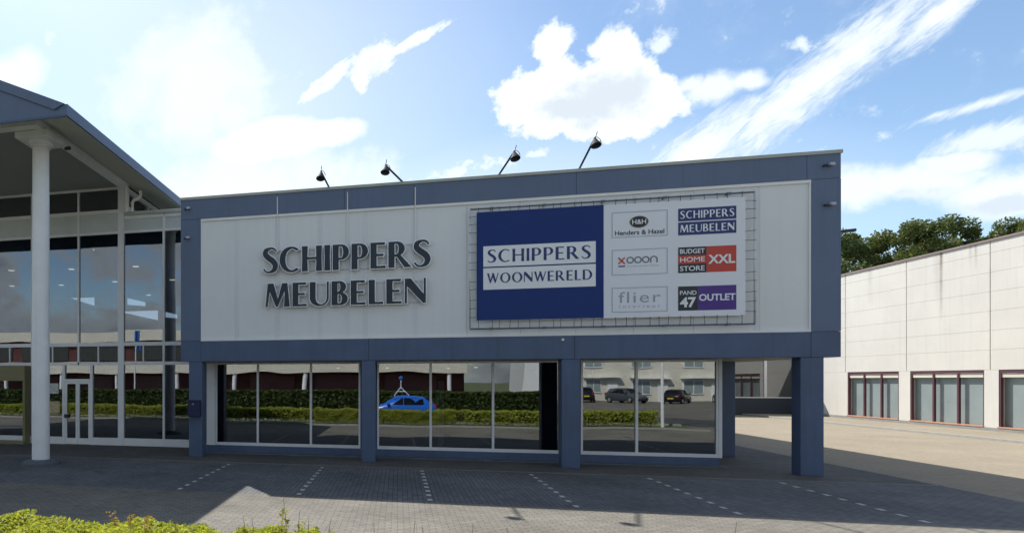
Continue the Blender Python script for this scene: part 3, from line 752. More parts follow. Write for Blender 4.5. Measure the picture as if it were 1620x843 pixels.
obj('lid', bx(-6.59, -6.17, YF-.18, YF+.019, 1.802, 1.84, bev=.008), M['boxblue'], t)
bm = B(); box(bm, -6.43, -6.37, YF-.164, YF-.161, 1.705, 1.72); box(bm, -6.407, -6.393, YF-.164, YF-.161, 1.69, 1.735); obj('mark', bm, M['ink_w'], t)

# ------------------------------------------------------------------ glazed entrance hall
YG = 22.2
hall = thing('glazed_hall', 'gabled glass entrance hall with white porch column and blue grey pediment beside the showroom', 'building', (-12, 17, 0))
XE, ZE, YFR, XRg = -8.35, 9.60, 14.75, -16.0
SL = (10.39-9.60)/(10.17-8.35)
ZR = ZE+SL*(XE-XRg); XE2 = 2*XRg-XE
# roof slabs (thin, pitched) with depth
bm = B()
prism(bm, [(XE-.05, ZE-.02), (XRg, ZR-.02), (XE2+.05, ZE-.02), (XE2+.05, ZE-.10), (XRg, ZR-.10), (XE-.05, ZE-.10)], 'y', YFR+.05, 44)
obj('roof', bm, M['pl_conc'], hall)
bm = B(); prism(bm, [(XE, ZE), (XRg, ZR), (XE2, ZE), (XE2, 9.31), (XE, 9.31)], 'y', YFR, YFR+.05); obj('pediment', bm, M['fascia'], hall)
bm = B(); prism(bm, [(XE, ZE+.005), (XRg, ZR+.005), (XE2, ZE+.005), (XE2, ZE-.16), (XRg, ZR-.30), (XE-.3, ZE-.12)], 'y', YFR-.05, YFR-.002); obj('rake_board', bm, M['fascia'], hall)
bm = B(); box(bm, XE2-.02, XE+.02, YFR-.04, YFR-.002, 9.27, 9.33); obj('pediment_moulding', bm, M['fascia_dk'], hall)
bm = B(); box(bm, XE, XE+.06, YFR+.001, 44, 9.31, ZE+.005); obj('eave_fascia', bm, M['fascia'], hall)
bm = B(); box(bm, XE2-.06, XE2, YFR+.001, 44, 9.31, ZE+.005); obj('eave_fascia', bm, M['fascia'], hall)
XB = -9.95
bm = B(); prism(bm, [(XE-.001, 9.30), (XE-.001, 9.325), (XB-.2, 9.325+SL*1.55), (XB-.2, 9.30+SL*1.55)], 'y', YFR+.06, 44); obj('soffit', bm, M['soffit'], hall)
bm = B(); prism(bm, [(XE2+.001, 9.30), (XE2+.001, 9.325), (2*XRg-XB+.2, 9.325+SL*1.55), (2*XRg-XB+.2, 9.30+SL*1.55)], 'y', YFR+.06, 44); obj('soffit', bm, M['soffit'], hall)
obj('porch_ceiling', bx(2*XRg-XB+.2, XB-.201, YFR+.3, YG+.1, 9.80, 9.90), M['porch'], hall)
obj('side_beam', bx(XB-.2, XB+.05, 16.2, YG-.03, 9.68, 10.0), M['beam'], hall)
obj('side_beam', bx(2*XRg-XB-.05, 2*XRg-XB+.2, 16.2, YG-.03, 9.68, 10.0), M['beam'], hall)
obj('front_beam', bx(2*XRg-XB-.05, XB+.05, 15.9, 16.198, 9.68, 10.05), M['beam'], hall)
for cx in (-10.28, 2*XRg+10.28):
    cy = 16.75
    bm = B(); lathe(bm, [(.255, .15), (.255, 3.0), (.25, 6), (.24, 9.33)], cx, cy, 40); c = obj('column', bm, M['colw'], hall, 'auto')
    bm = B(); lathe(bm, [(.25, 9.331), (.29, 9.345), (.29, 9.38), (.345, 9.40), (.345, 9.50), (.30, 9.505)], cx, cy, 40); obj('capital', bm, M['colw'], c, 'auto')
    obj('abacus', bx(cx-.53, cx+.53, cy-.53, cy+.53, 9.506, 9.677, bev=.01), M['beam'], c)
    bm = B(); lathe(bm, [(.56, 0), (.56, .07), (.46, .08), (.44, .13), (.30, .149)], cx, cy, 24); obj('base', bm, M['pl_conc'], c, 'auto')
# small camera under the beam
t = thing('porch_camera', 'small dark security camera under the porch beam beside the white column', 'camera', (-9.72, 16.9, 9.6))
bm = B(); box(bm, -9.80, -9.62, 17.26, 17.34, 9.45, 9.53); obj('body', bm, M['lampm'], t)
bm = B(); tube(bm, [(-9.75, 17.3, 9.52), (-9.95, 17.3, 9.682)], .02, 6); obj('arm', bm, M['lampm'], t)
# curtain wall frame
fm = B()
XW0, XW1 = -22.0, -6.95
posts = [(-10.2, .12), (-11.98, .035), (-8.48, .04), (-14.0, .035), (-15.9, .035), (-17.7, .12), (-19.6, .035), (-21.4, .035)]
for x, hw in posts:
    zt = 9.82 if x < -10 else 8.6
    if abs(x+11.98) < .01: box(fm, x-hw, x+hw, YG-.05, YG+.05, 3.165, zt)
    else: box(fm, x-hw, x+hw, YG-.06 if hw > .1 else YG-.05, YG+.05, 0.0, zt)
def rail(x0, x1, z0, z1, d=.035): box(fm, x0, x1, YG-d, YG+.045, z0, z1)
def rails(z0, z1, x0=XW0, x1=XW1, d=.035):
    cuts = sorted([(x-hw-.001, x+hw+.001) for x, hw in posts if x0 < x < x1 and not (abs(x+11.98) < .01 and z1 < 3.16)]); a = x0
    for c, e in cuts: rail(a, c, z0, z1, d); a = e
    rail(a, x1, z0, z1, d)
rails(9.72, 9.86, XW0, -10.33); rails(8.83, 8.95, XW0, -10.33); rails(8.56, 8.68, -10.07, XW1)
rails(8.03, 8.12); rails(3.77, 3.91, d=.05); rails(3.05, 3.165, d=.05)
rails(0.0, .28, XW0, -14.05, .045); rails(0.0, .28, -13.98, -12.66, .045); rails(0, .28, -11.37, XW1, .045)
obj('curtain_wall_frame', fm, M['winframe'], hall)
def panes(x0, x1, z0, z1, nm='pane', m='glass_hall'):
    xs = sorted([x0, x1]+[x for x, hw in posts if x0+.1 < x < x1-.1])
    for a, b in zip(xs, xs[1:]):
        cx = (a+b)/2; bm = B(); box(bm, a-cx, b-cx, -.005, .005, z0, z1)
        if m == 'glass_hall':
            bmesh.ops.rotate(bm, verts=bm.verts, cent=(0, 0, (z0+z1)/2), matrix=Matrix.Rotation(random.uniform(-.0018, .0018), 3, 'Z') @ Matrix.Rotation(random.uniform(-.0008, .0008), 3, 'X'))
        bmesh.ops.translate(bm, verts=bm.verts, vec=(cx, YG+.015, 0)); obj(nm, bm, M[m], hall)
panes(XW0, -10.2, 8.94, 9.74); panes(XW0, XW1, 8.11, 8.85, 'spandrel_panel', 'spandrel')
panes(XW0, XW1, 3.90, 8.04); panes(XW0, XW1, 3.16, 3.78)
panes(XW0, -14.0, .27, 3.06); panes(-14.0, -12.6, .27, 3.06); panes(-11.4, XW1, .27, 3.06)
# small sub-mullions of the middle band
bm = B()
for x in (-13.1, -11.15, -15.0, -9.3): box(bm, x-.025, x+.025, YG-.03, YG+.04, 3.166, 3.769)
obj('band_mullion', bm, M['winframe'], hall)
# doors
bm = B(); box(bm, -12.66, -12.55, YG-.06, YG+.05, 0, 3.049); box(bm, -11.48, -11.37, YG-.06, YG+.05, 0, 3.049); box(bm, -12.549, -11.481, YG-.05, YG+.05, 2.42, 2.52)
obj('door_frame', bm, M['winframe'], hall)
obj('transom_light', bx(-12.55, -11.48, YG+.01, YG+.02, 2.52, 3.05), M['glass_hall'], hall)
for x0, x1, hs in ((-12.545, -12.02, -1), (-12.01, -11.485, 1)):
    bm = B(); w = .075
    box(bm, x0, x0+w, YG-.04, YG+.03, .01, 2.415); box(bm, x1-w, x1, YG-.04, YG+.03, .01, 2.415)
    box(bm, x0+w, x1-w, YG-.04, YG+.03, 2.33, 2.415); box(bm, x0+w, x1-w, YG-.04, YG+.03, .01, .24)
    d = obj('door', bm, M['winframe'], hall)
    obj('pane', bx(x0+w-.01, x1-w+.01, YG-.005, YG+.005, .23, 2.34), M['glass_hall'], d)
    if hs < 0: obj('handle', bx(x0-.02, x0+.16, YG-.10, YG-.041, 1.02, 1.16, bev=.01), M['lampm'], d)
# yellowish revolving portal at the far left
obj('portal_header', bx(-21.0, -14.06, YG-.45, YG-.07, 2.45, 3.04), M['olive'], hall)
for a, b in ((-14.16, -14.06), (-15.9, -15.85)): obj('portal_jamb', bx(a, b, YG-.42, YG-.07, .101, 2.449), M['olive'], hall)
obj('portal_sill', bx(-21.0, -14.06, YG-.5, YG-.07, 0.0, .10), M['olive'], hall)
# connector roof, side wall, clerestory return, downpipe
obj('connector_roof', bx(-10.05, -6.9, YG-.1, 40, 8.685, 8.76), M['coping'], hall)
obj('corner_post', bx(-10.32, -10.07, YG-.03, YG+.2, 8.77, 10.0), M['beam'], hall)
bm = B(); box(bm, -10.2, -10.06, YG+.2, 44, 8.77, 9.15); box(bm, -10.2, -10.06, YG+.2, 44, 9.66, 9.85)
for k in range(8): box(bm, -10.2, -10.06, YG+2.1*k+.21, YG+2.1*k+.33, 9.151, 9.659)
obj('side_clerestory_frame', bm, M['winframe'], hall)
obj('side_clerestory_pane', bx(-10.15, -10.14, YG+.2, 44, 9.14, 9.67), M['glass_hall'], hall)
bm = B(); tube(bm, [(-9.30, 21.9, 9.50), (-9.30, 21.9, 9.30), (-9.40, 21.92, 9.22), (-9.58, 21.96, 9.20), (-9.66, 21.98, 9.10), (-9.66, 22.0, 8.775)], .06, 12); obj('downpipe', bm, M['beam'], hall, 'auto')
bm = B(); box(bm, -9.92, -9.82, 21.9, 22.06, 8.77, 9.7); obj('downpipe_casing', bm, M['beam'], hall)
# interior
obj('hall_floor', bx(-23, -6.95, YG+.06, 46, -.02, .02), M['floor_in'], hall)
obj('hall_back_wall', bx(-23.3, -6.95, 46, 46.2, 0, 9.8), M['inter'], hall)
obj('hall_side_wall', bx(-23.5, -23.3, YG-.05, 46.2, 0, 9.8), M['inter'], hall)
obj('hall_side_wall', bx(-6.98, -6.90, YG+.06, 46, 0.0, 8.68), M['dark'], hall)
obj('hall_ceiling', bx(-23.29, -6.99, YG+.07, 45.99, 8.0, 8.06), M['inter'], hall)
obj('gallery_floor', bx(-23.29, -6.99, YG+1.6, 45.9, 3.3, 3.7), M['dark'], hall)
for x in (-11.47, -14.6, -8.0, -17.9):
    obj('interior_column', bx(x-.21, x+.21, YG+.7, YG+1.1, .02, 8.0), M['fascia_dk'], hall)
for x0, x1, z0, z1, y in ((-17.2, -15.2, 6.25, 6.9, 31), (-13.9, -12.9, 6.35, 6.8, 31), (-14.4, -12.2, 5.6, 6.1, 31), (-11.9, -10.9, 5.65, 6.05, 31)):
    bm = B(); prism(bm, [(x0, z1), (x1, z1), (x1, z0)] if x1-x0 > 1.5 else [(x0, z0+.1), (x1, z0), (x1, z1-.25), (x0, z1)], 'y', y, y+.05); obj('rooflight_glow', bm, M['daylit'], hall)  # closed panels with a painted-in glow for daylight, no real openings
for i, (x, y) in enumerate([(-12.1, 23.93), (-15.41, 27.82), (-18.57, 32.38), (-15.08, 31.99), (-18.87, 37.68), (-12.08, 27.9), (-15.39, 37.55), (-18.46, 27.44), (-11.78, 32.1), (-8.6, 27.9), (-8.6, 35), (-21.5, 32)]):
    t = thing('ceiling_light', 'small round ceiling downlight glowing behind the tall entrance glass', 'lamp', (x, y, 7.99), 'downlights behind the tall entrance glass')
    bm = B(); lathe(bm, [(.17, 7.86), (.19, 7.88), (.19, 7.999)], x, y, 16); obj('housing', bm, M['lampl'], t)
    bm = B(); lathe(bm, [(.15, 7.84), (.155, 7.859)], x, y, 16); obj('lens', bm, M['ceil_lamp'], t)
for x, y, z in ((-2.2, 24, 3.019), (1.9, 26, 3.019), (-.4, 24.5, 3.019), (2.7, 24, 3.019)):
    t = thing('ceiling_light', 'small round ceiling light glowing behind the shop windows', 'lamp', (x, y, z), 'lights behind the shop windows')
    bm = B(); lathe(bm, [(.07, 2.94), (.08, 2.95), (.08, 3.019)], x, y, 12); obj('housing', bm, M['lampl'], t)
    bm = B(); lathe(bm, [(.06, 2.92), (.062, 2.939)], x, y, 12); obj('lens', bm, M['ceil_lamp'], t)
def poster(x0, x1, z0, z1, m, label):
    tag_ = obj('poster', bx(x0, x1, YG-.004, YG+.003, z0, z1), M[m]); setp(tag_, label, 'poster')
poster(-13.3, -12.85, 1.95, 2.35, 'poster', 'grey blue paper poster stuck inside the glass left of the entrance door')
poster(-13.3, -12.8, 1.20, 1.65, 'poster2', 'yellowish poster with red marks stuck inside the glass left of the door')

pf = thing('pouf', 'round dark red pouf low behind the middle shop window', 'stool', (.35, 21.6, .24))
bm = B(); lathe(bm, [(.26, .245), (.31, .30), (.31, .50), (.28, .56), (.05, .58)], .35, 21.62, 24); obj('seat', bm, M['ink_red'], pf, 'auto')
bm = B(); lathe(bm, [(.2, .2405), (.2, .2445)], .35, 21.62, 16); obj('base', bm, M['dark'], pf)
# ------------------------------------------------------------------ white warehouse on the right
wh = thing('white_warehouse', 'long white concrete panel warehouse with purple red framed windows beyond the sunlit yard', 'building', (30, 30, 0))
XWH = 27.0; YS, YE = 4.0, 52.0
zj = [2.95, 3.89, 4.80, 5.71, 6.62, 7.53, 8.44, 9.0]
yj = [YS, 7.1, 12.12, 17.18, 22.24, 27.3, 32.33, 37.38, 42.43, 47.3, YE]
bm = B()
for a, b in zip(yj, yj[1:]):
    for c, d in zip(zj, zj[1:]): box(bm, XWH, XWH+.15, a+.026, b-.026, c+.0035, d-.0035, bev=.006)
obj('wall_panel', bm, M['wallw'], wh)
obj('wall_core', bx(XWH+.05, XWH+25, YS+.1, YE+.2, 2.96, 8.98), M['joint'], wh)
obj('roof_edge', bx(XWH-.06, XWH+.5, YS-.05, YE+.2, 8.985, 9.08, bev=.01), M['wtrim'], wh)
obj('wall_plinth', bx(XWH-.04, XWH+.2, YS, YE, 0, .25), M['wplinth'], wh)
trio = [(42.97, 47.1), (37.7, 42.17), (32.6, 36.95), (27.5, 31.8), (22.4, 26.7), (17.3, 21.6), (12.2, 16.5), (7.2, 11.4)]
prev = YE
for a, b in trio:
    obj('wall_pier', bx(XWH, XWH+.3, b+.001, prev-.001, .251, 2.95), M['wallw'], wh); prev = a
    fr = B()
    box(fr, XWH+.02, XWH+.12, a, b, 2.80, 2.95); box(fr, XWH+.02, XWH+.12, a, a+.08, .22, 2.80); box(fr, XWH+.02, XWH+.12, b-.08, b, .22, 2.80)
    for k in (1, 2):
        y = a+(b-a)*k/3; box(fr, XWH+.02, XWH+.12, y-.05, y+.05, .22, 2.80)
    w = obj('window', fr, M['purple'], wh)
    obj('transom_strip', bx(XWH+.06, XWH+.13, a+.08, b-.08, 2.60, 2.795), M['cream'], w)
    for k in range(3):
        y0 = a+(b-a)*k/3+.05; y1 = a+(b-a)*(k+1)/3-.05
        obj('pane', bx(XWH+.235, XWH+.25, y0-.05, y1+.05, .22, 2.7), M['curtain'], w)
    obj('sill', bx(XWH-.06, XWH+.12, a, b, .251, .31), M['sill_o'], w)
obj('wall_pier', bx(XWH, XWH+.3, YS, prev-.001, .251, 2.95), M['wallw'], wh)
# glazed link building across the end of the yard
link = thing('glazed_link_building', 'low glazed link building with dark base across the far end of the yard', 'building', (18, 52, 0))
YK = 52.0
obj('wall', bx(8, 27.0, YK+.03, YK+9, 0, 4.35), M['link_wall'], link)
obj('base', bx(8, 26.98, YK-.03, YK+.029, 0, 1.2), M['link_base'], link)
for i in range(9):
    x0 = 9+i*2.0
    f = B(); box(f, x0, x0+.08, YK-.05, YK+.02, 1.2, 4.2); box(f, x0+1.92, x0+2.0, YK-.05, YK+.02, 1.2, 4.2); box(f, x0+.08, x0+1.92, YK-.05, YK+.02, 4.1, 4.2); box(f, x0+.08, x0+1.92, YK-.05, YK+.02, 1.2, 1.27)
    w = obj('window', f, M['winframe'], link)
    obj('pane', bx(x0+.07, x0+1.93, YK, YK+.012, 1.26, 4.11), glass('link_glass', (.12, .15, .18), .16) if i == 0 else bpy.data.materials['link_glass'], w)
obj('roof_edge', bx(7.9, 26.98, YK-.1, YK+9, 4.35, 4.45), M['trimw'], link)

# ------------------------------------------------------------------ vegetation
def leaf_quad(bm, p, s, n=None, mi=0):
    ax = Vector((random.gauss(0, 1), random.gauss(0, 1), random.gauss(0, 1)+.5)).normalized()
    q = ax.to_track_quat('Z', 'Y') @ Matrix.Rotation(random.uniform(0, 2*PI), 3, 'Z').to_quaternion()
    w = s*random.uniform(.45, .65)
    vs = [bm.verts.new(p+q @ Vector(c)) for c in ((-s*.5, 0, 0), (0, -w*.5, s*.08), (s*.5, 0, 0), (0, w*.5, s*.08))]
    f = bm.faces.new(vs); f.material_index = mi
def hedge(name, x0, x1, y0, y1, zt, nleaf, s, m, label, loc, near=None, group=None):
    t = thing(name, label, 'hedge', loc, group)
    bm = B(); n = int((x1-x0)/.5); rows = []
    for i in range(n+1):
        x = x0+.15+(x1-x0-.3)*i/n; w = .12+.05*mnoise.noise(Vector((x, 0, 2))); h = zt-.10+.05*mnoise.noise(Vector((x*2, 1, 2)))
        rows.append([bm.verts.new(p) for p in ((x, y0+w+.1, .3), (x, y0+w, h*.7), (x, y0+w+.1, h), (x, y1-w-.1, h), (x, y1-w, h*.7), (x, y1-w-.1, .3))])
    for a, b in zip(rows, rows[1:]):
        for k in range(6): bm.faces.new((a[k], b[k], b[(k+1) % 6], a[(k+1) % 6]))
    bm.faces.new(rows[0]); bm.faces.new(rows[-1][::-1])
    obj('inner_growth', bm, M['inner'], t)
    bm = B()
    for i in range(nleaf):
        if near and random.random() < .6: x = random.uniform(*near)
        else: x = random.uniform(x0, x1)
        bump_ = .08*mnoise.noise(Vector((x*1.3, 3, 0)))+.08*mnoise.noise(Vector((x*4, 7, 0)))
        sd = random.random()
        if sd < .5: y = random.uniform(y0, y1); z = zt+bump_+.05*mnoise.noise(Vector((x*3, y*3, 1)))-abs(random.gauss(0, .06))
        elif sd < .9:
            z = random.uniform(.2, zt+bump_); y = (y1 if random.random() < .6 else y0)+random.gauss(0, .07)+.14*mnoise.noise(Vector((x*2, z*3, 5)))
        else: y = random.uniform(y0, y1); z = random.uniform(.1, zt)
        leaf_quad(bm, Vector((x, y, z)), s*random.uniform(.7, 1.3)*(1 if not near or near[0]-.4 < x < near[1]+.4 else 2.1))
    obj('foliage', bm, M[m], t)
    bm = B()
    xx = x0+.1
    while xx < x1:
        a = Vector((xx, (y0+y1)/2+random.uniform(-.2, .2), 0))
        tube(bm, [a-Vector((0, 0, .03)), a+Vector((random.uniform(-.1, .1), random.uniform(-.1, .1), zt*.5)), a+Vector((random.uniform(-.2, .2), random.uniform(-.2, .2), zt*.92))], [.02, .014, .006], 5)
        xx += .35
    obj('stem', bm, M['twig'], t)
    return t
nh = hedge('hedge', -34, 12.5, 5.6, 6.75, .86, 140000, .058, 'leaf_h', 'sunlit yellow green clipped hedge along the front of the parking lot', (0, 6.2, 0), (-4.5, 3.0))
# tall shoots standing out of the hedge
def shoot(x, y, h, red=False):
    bm = B(); lean = random.uniform(-.05, .05)
    bm2 = B(); tube(bm2, [(x, y, .6), (x+lean*.5, y, .9+h*.5), (x+lean, y, .92+h)], [.004, .003, .002], 5)
    for k in range(int(26+h*80)):
        f = random.random(); z = .80+h*f
        leaf_quad(bm, Vector((x+lean*f+random.gauss(0, .03), y+random.gauss(0, .03), z)), random.uniform(.03, .055))
    s = obj('shoot', bm2, M['green_stem'], nh); obj('shoot_foliage', bm, M['shoot_r' if red else 'shoot'], s)
for px, tip, r in ((28, 812, 0), (48, 806, 0), (88, 808, 0), (172, 797, 1), (206, 795, 1), (236, 797, 1), (275, 813, 0), (384, 820, 0), (405, 817, 0), (447, 803, 0), (459, 783, 0), (470, 806, 0), (490, 816, 0), (516, 823, 0), (593, 823, 0), (654, 826, 0), (673, 836, 0), (745, 824, 0), (803, 832, 0), (1171, 832, 0)):
    r_ = dirpx(px, tip); k = 6.45/r_[1]; z = 2.5+r_[2]*k
    shoot(r_[0]*k, 6.45+random.uniform(-.15, .2), max(.06, z-.92), r)
hedge('hedge', -50, 9.5, -5.4, -4.3, 1.65, 52000, .19, 'leaf_f', 'tall dark green hedge across the road, mirrored in the shop windows behind the blue car', (0, -4.9, 0))
def tree(x, y, h, cr, label, m, seed):
    rnd = random.Random(seed); t = thing('tree', label, 'tree', (x, y, 0), 'trees behind the white warehouse')
    bm = B(); tube(bm, [(x, y, -.1), (x+.1, y, h*.3), (x-.1, y+.1, h*.6), (x, y, h*.78)], [.35, .28, .18, .05], 8)
    cl = []
    for k in range(46):
        a = rnd.uniform(0, 2*PI); e = rnd.uniform(-.7, 1.0); rr = cr*(.35+.65*rnd.random()**.5)*math.sqrt(max(.08, 1-(e*.9)**2))
        c = Vector((x+rr*math.cos(a), y+rr*math.sin(a), h*.64+e*h*.33+rnd.uniform(-.4, .4))); cl.append(c)
    for c in cl[:18]:
        b = Vector((x, y, h*rnd.uniform(.3, .6))); tube(bm, [b, b.lerp(c, .5)+Vector((0, 0, .3)), c], [.12, .07, .03], 5)
    obj('trunk', bm, M['bark'], t)
    bm = B(); random.seed(seed)
    for c in cl:
        R = rnd.uniform(.6, 1.25)
        for k in range(600):
            d = Vector((random.gauss(0, 1), random.gauss(0, 1), random.gauss(0, .8))).normalized()*R*random.random()**.4
            leaf_quad(bm, c+d, random.uniform(.2, .36))
    obj('crown', bm, M[m], t)
TR = [(47, 82, 17.9, 4.8, 'leaf_t', 'leftmost dark green tree rising just right of the showroom corner'),
      (50, 78.5, 18.3, 4.2, 'leaf_t2', 'olive green tree second from the showroom corner above the warehouse roof'),
      (53, 79, 18.7, 4.2, 'leaf_t', 'tallest bushy tree above the middle of the warehouse roof edge'),
      (58.6, 78, 18.0, 3.8, 'leaf_t2', 'rounded olive tree just right of the gap of sky above the warehouse'),
      (61.2, 79.5, 18.0, 3.8, 'leaf_t', 'dark tree at the right edge of the photo above the warehouse roof'),
      (49.5, 90, 19.4, 4.8, 'leaf_t2', 'olive tree in the second row behind the two leftmost trees')]
for i, (x, y, h, cr, m, lb) in enumerate(TR): tree(x, y, h, cr, lb, m, 100+i)
random.seed(11)

# ------------------------------------------------------------------ across the road (mirrored in the glass)
hb = thing('brick_shop_hall', 'long low dark red brick hall with cream bands and white columns mirrored in the windows', 'building', (-25, -19, 0))
obj('wall', bx(-70, 6, -30, -19.2, 0, 6.6), M['red_brick'], hb)
obj('lower_band', bx(-70, 6.1, -19.19, -17.6, 3.15, 4.3), M['cream'], hb)
obj('upper_band', bx(-70.2, 6.2, -30.2, -18.6, 6.6, 7.7), M['cream'], hb)
for i in range(11):
    x = -68+i*6.7
    obj('shutter', bx(x, x+4.4, -19.19, -19.1, .1, 2.9), M['shutter'], hb)
    obj('window', bx(x, x+5.6, -19.19, -19.12, 4.5, 6.4), M['car_glass'], hb)
    bm = B(); lathe(bm, [(.2, 0), (.2, 3.149)], x+5.5, -17.9, 12); obj('column', bm, M['colw'], hb)
# terrace with parked cars
tr_ = thing('white_terrace_house', 'pale rendered terrace with white window frames mirrored in the right shop window', 'building', (40, -39, 0))
obj('wall', bx(20, 70, -47, -39, 0, 6.2), M['cream'], tr_)
bm = B(); prism(bm, [(-47.3, 6.2), (-38.6, 6.2), (-43, 9.5)], 'x', 19.8, 70.2); obj('roof', bm, M['roof_tile'], tr_)
for i in range(10):
    x = 21+i*5
    for (a, b, z0, z1) in ((x, x+1.9, .8, 2.5), (x, x+1.9, 3.9, 5.4)):
        f = B(); box(f, a, b, -38.99, -38.9, z0, z1); w = obj('window', f, M['winframe'], tr_)
        obj('pane', bx(a+.12, a+.9, -38.895, -38.88, z0+.12, z1-.12), M['curtain'], w); obj('pane', bx(a+1.0, b-.12, -38.895, -38.88, z0+.12, z1-.12), M['curtain'], w)
    obj('door', bx(x+2.6, x+3.6, -38.99, -38.9, 0, 2.15), M['winframe'], tr_)
    obj('canopy', bx(x-.2, x+3.8, -38.99, -38.3, 2.65, 2.85), M['trimw'], tr_)
ws = thing('white_box_building', 'white flat roofed building between the brick hall and the terrace in the window reflection', 'building', (14, -32, 0))
obj('wall', bx(12.9, 15.2, -38, -30, 0, 5.2), M['clad'], ws)
obj('roof_edge', bx(12.8, 15.3, -38.1, -29.9, 5.2, 5.4), M['trimw'], ws)

def car(label, paint, x, y, rz, group=None, z=-.012):
    t = thing('parked_car' if paint != 'car_blue' else 'survey_car', label, 'car', (0, 0, 0), group)
    # stations along x: (x, half width, sill z, belt z, roof z, roof half width)
    st = [(-2.05, .62, .42, .72, .74, .55), (-1.98, .76, .26, .86, .92, .62), (-1.75, .82, .22, .95, 1.12, .60), (-1.35, .86, .20, .97, 1.42, .58), (-.8, .87, .20, .96, 1.50, .60), (-.1, .87, .20, .94, 1.52, .60),
          (.45, .87, .20, .93, 1.44, .58), (.85, .87, .20, .92, 1.20, .58), (1.2, .86, .20, .90, .97, .60), (1.6, .82, .22, .82, .86, .60), (1.92, .74, .26, .70, .74, .58), (2.06, .58, .40, .58, .60, .5)]
    bm = B(); R = []
    for (sx, hw, sz, bz, tz, rw) in st:
        ring = [(0, sz), (hw*.9, sz), (hw, sz+.15), (hw*1.01, (sz+bz)/2+.05), (hw*.97, bz), (rw, tz-.03), (rw*.7, tz+.015), (0, tz+.03)]
        R.append([bm.verts.new((sx, yy, zz)) for yy, zz in ring]+[bm.verts.new((sx, -yy, zz)) for yy, zz in ring[-2:0:-1]])
    for a, b in zip(R, R[1:]):
        n = len(a)
        for k in range(n): bm.faces.new((a[k], b[k], b[(k+1) % n], a[(k+1) % n]))
    bm.faces.new(R[0]); bm.faces.new(R[-1][::-1]); bmesh.ops.recalc_face_normals(bm, faces=bm.faces)
    obj('body', bm, M[paint], t, True)
    def P(i, f, side):       # point on flank between belt and roof
        sx, hw, sz, bz, tz, rw = st[i]; return Vector((sx, side*((hw*.97)*(1-f)+rw*f+.012), bz*(1-f)+(tz-.03)*f))
    for side in (1, -1):
        for (a, b) in ((3, 5), (5, 7)):
            lo = [P(i, .10, side) for i in range(a, b+1)]; hi = [P(i, .86, side) for i in range(a, b+1)]
            if a == 3: lo[0].x += .05; hi[0].x += .10
            lo[-1].x -= .04; hi[-1].x -= .04
            bm = B(); bm.faces.new([bm.verts.new(p) for p in lo+hi[::-1]]); r = bmesh.ops.solidify(bm, geom=bm.faces[:], thickness=.01)
            bmesh.ops.recalc_face_normals(bm, faces=bm.faces); obj('side_window', bm, M['car_glass'], t)
        obj('mirror', bx(.72, .88, side*.9-.09, side*.9+.09, .95, 1.08, bev=.02), M[paint], t)
    def slope(i, j, f0, f1, nm):
        a, b = st[i], st[j]
        def Q(s, f, side): return Vector((a[0]*(1-f)+b[0]*f, side*(a[5]*(1-f)+b[5]*f)*.92, (a[4]+.0)*(1-f)+(b[4]+.0)*f+.035))
        bm = B(); bm.faces.new([bm.verts.new(p) for p in (Q(0, f0, 1), Q(0, f0, -1), Q(0, f1, -1), Q(0, f1, 1))]); bmesh.ops.solidify(bm, geom=bm.faces[:], thickness=.012); obj(nm, bm, M['car_glass'], t)
    slope(6, 7, .05, .95, 'windscreen'); slope(7, 8, .05, .9, 'windscreen'); slope(3, 2, .08, .92, 'rear_window')
    for wx in (1.28, -1.28):
        for side in (1, -1):
            bm = B(); tube(bm, [(wx, side*.70, .31), (wx, side*.885, .31)], .31, 20); w = obj('wheel', bm, M['tyre'], t)
            bm = B(); tube(bm, [(wx, side*.886, .31), (wx, side*.90, .31)], [.2, .18], 16); obj('rim', bm, M['rim'], w)
    for side in (1, -1):
        obj('tail_light', bx(-2.02, -1.86, side*.66-.09, side*.66+.09, .78, .98, bev=.02), M['tail'], t)
        obj('headlight', bx(1.86, 2.0, side*.58-.12, side*.58+.12, .58, .72, bev=.02), M['rim'], t)
    obj('number_plate', bx(-2.09, -2.05, -.26, .26, .56, .67), M['plate_y'], t)
    t.location = (x, y, z); t.rotation_euler = (0, 0, rz)
    return t
sv = car('bright blue hatchback with a roof camera mast, mirrored in the middle shop window', 'car_blue', .3, -.1, PI, None, -.03)
bm = B()
tube(bm, [(-.45, .3, 1.54), (-.02, .28, 2.0), (.02, .28, 2.0), (.42, .3, 1.5)], .03, 8)
tube(bm, [(-.25, .29, 1.76), (.23, .29, 1.76)], .025, 8); tube(bm, [(0, .28, 1.99), (0, .28, 2.45)], .03, 8)
obj('mast', bm, M['trimw'], sv); sv_b = B()
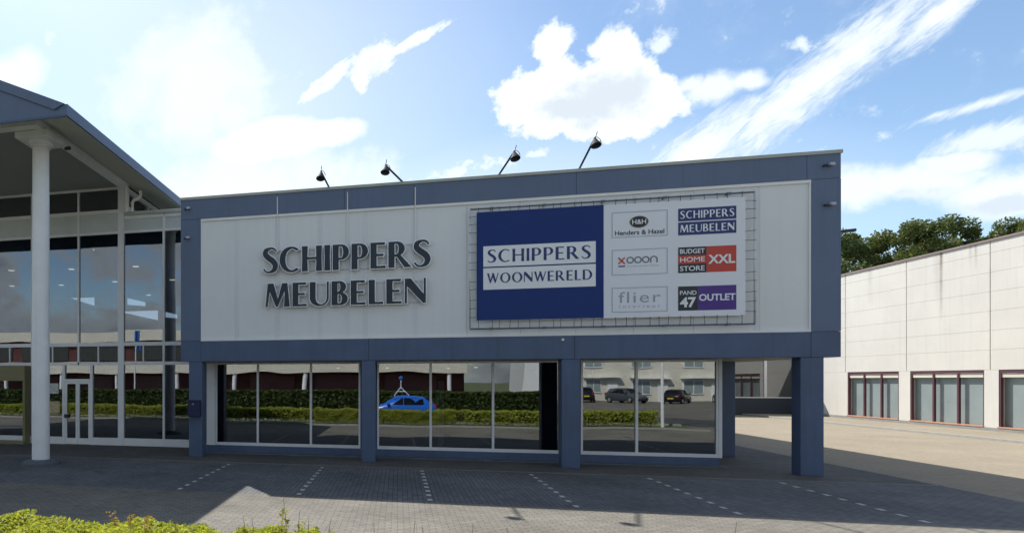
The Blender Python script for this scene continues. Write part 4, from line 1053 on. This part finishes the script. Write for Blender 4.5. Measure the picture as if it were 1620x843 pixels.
bmesh.ops.create_icosphere(sv_b, subdivisions=3, radius=.15); bmesh.ops.translate(sv_b, verts=sv_b.verts, vec=(0, .42, 2.56)); obj('camera_ball', sv_b, M['flagb'], sv, True)
car('black hatchback with yellow rear plate parked first from the left before the terrace', 'car_black', 19.5, -33.5, -PI/2+.15, 'cars parked in front of the terrace')
car('dark grey car parked second from the left before the terrace', 'car_grey', 23.6, -33.2, PI/2-.5, 'cars parked in front of the terrace')
car('black car parked at an angle third from the left before the terrace', 'car_black', 28.2, -33.0, -PI/2+.6, 'cars parked in front of the terrace')
car('dark red lamped black car parked furthest right before the terrace', 'car_black', 33.0, -33.6, -PI/2, 'cars parked in front of the terrace')
def pole(x, y, h, label, cat, flag=False):
    t = thing('flag_pole' if flag else 'street_lamp', label, cat, (x, y, 0))
    bm = B(); tube(bm, [(x, y, -.05), (x, y, h)], [.08, .05], 10); obj('pole', bm, M['colw'], t)
    if flag:
        bm = B(); pts = [(x+.06+.06*k, h-.1-.02*k) for k in range(9)]
        for k in range(8):
            y0 = y+.07*math.sin(k*1.1); y1 = y+.07*math.sin((k+1)*1.1)
            bm.faces.new([bm.verts.new(p) for p in ((x+.06+.06*k, y0, h-1.6-.03*k), (x+.06+.06*(k+1), y1, h-1.6-.03*(k+1)), (x+.06+.06*(k+1), y1, h-.1), (x+.06+.06*k, y0, h-.1))])
        bmesh.ops.remove_doubles(bm, verts=bm.verts, dist=.001); bmesh.ops.solidify(bm, geom=bm.faces[:], thickness=.01); obj('flag', bm, M['flagb'], t)
    else:
        bm = B(); tube(bm, [(x, y, h-.02), (x, y+.5, h+.15), (x, y+1.2, h+.2)], .035, 8); obj('arm', bm, M['colw'], t)
        obj('lamp_head', bx(x-.12, x+.12, y+1.0, y+1.7, h+.14, h+.27, bev=.03), M['lampl'], t)
pole(13.2, 5.2, 8.0, 'slim grey street lamp standing at the hedge end, mirrored in the right shop window', 'street lamp')
pole(-22.5, -7.5, 6.8, 'white pole with a blue flag mirrored in the tall entrance glass', 'flag pole', True)
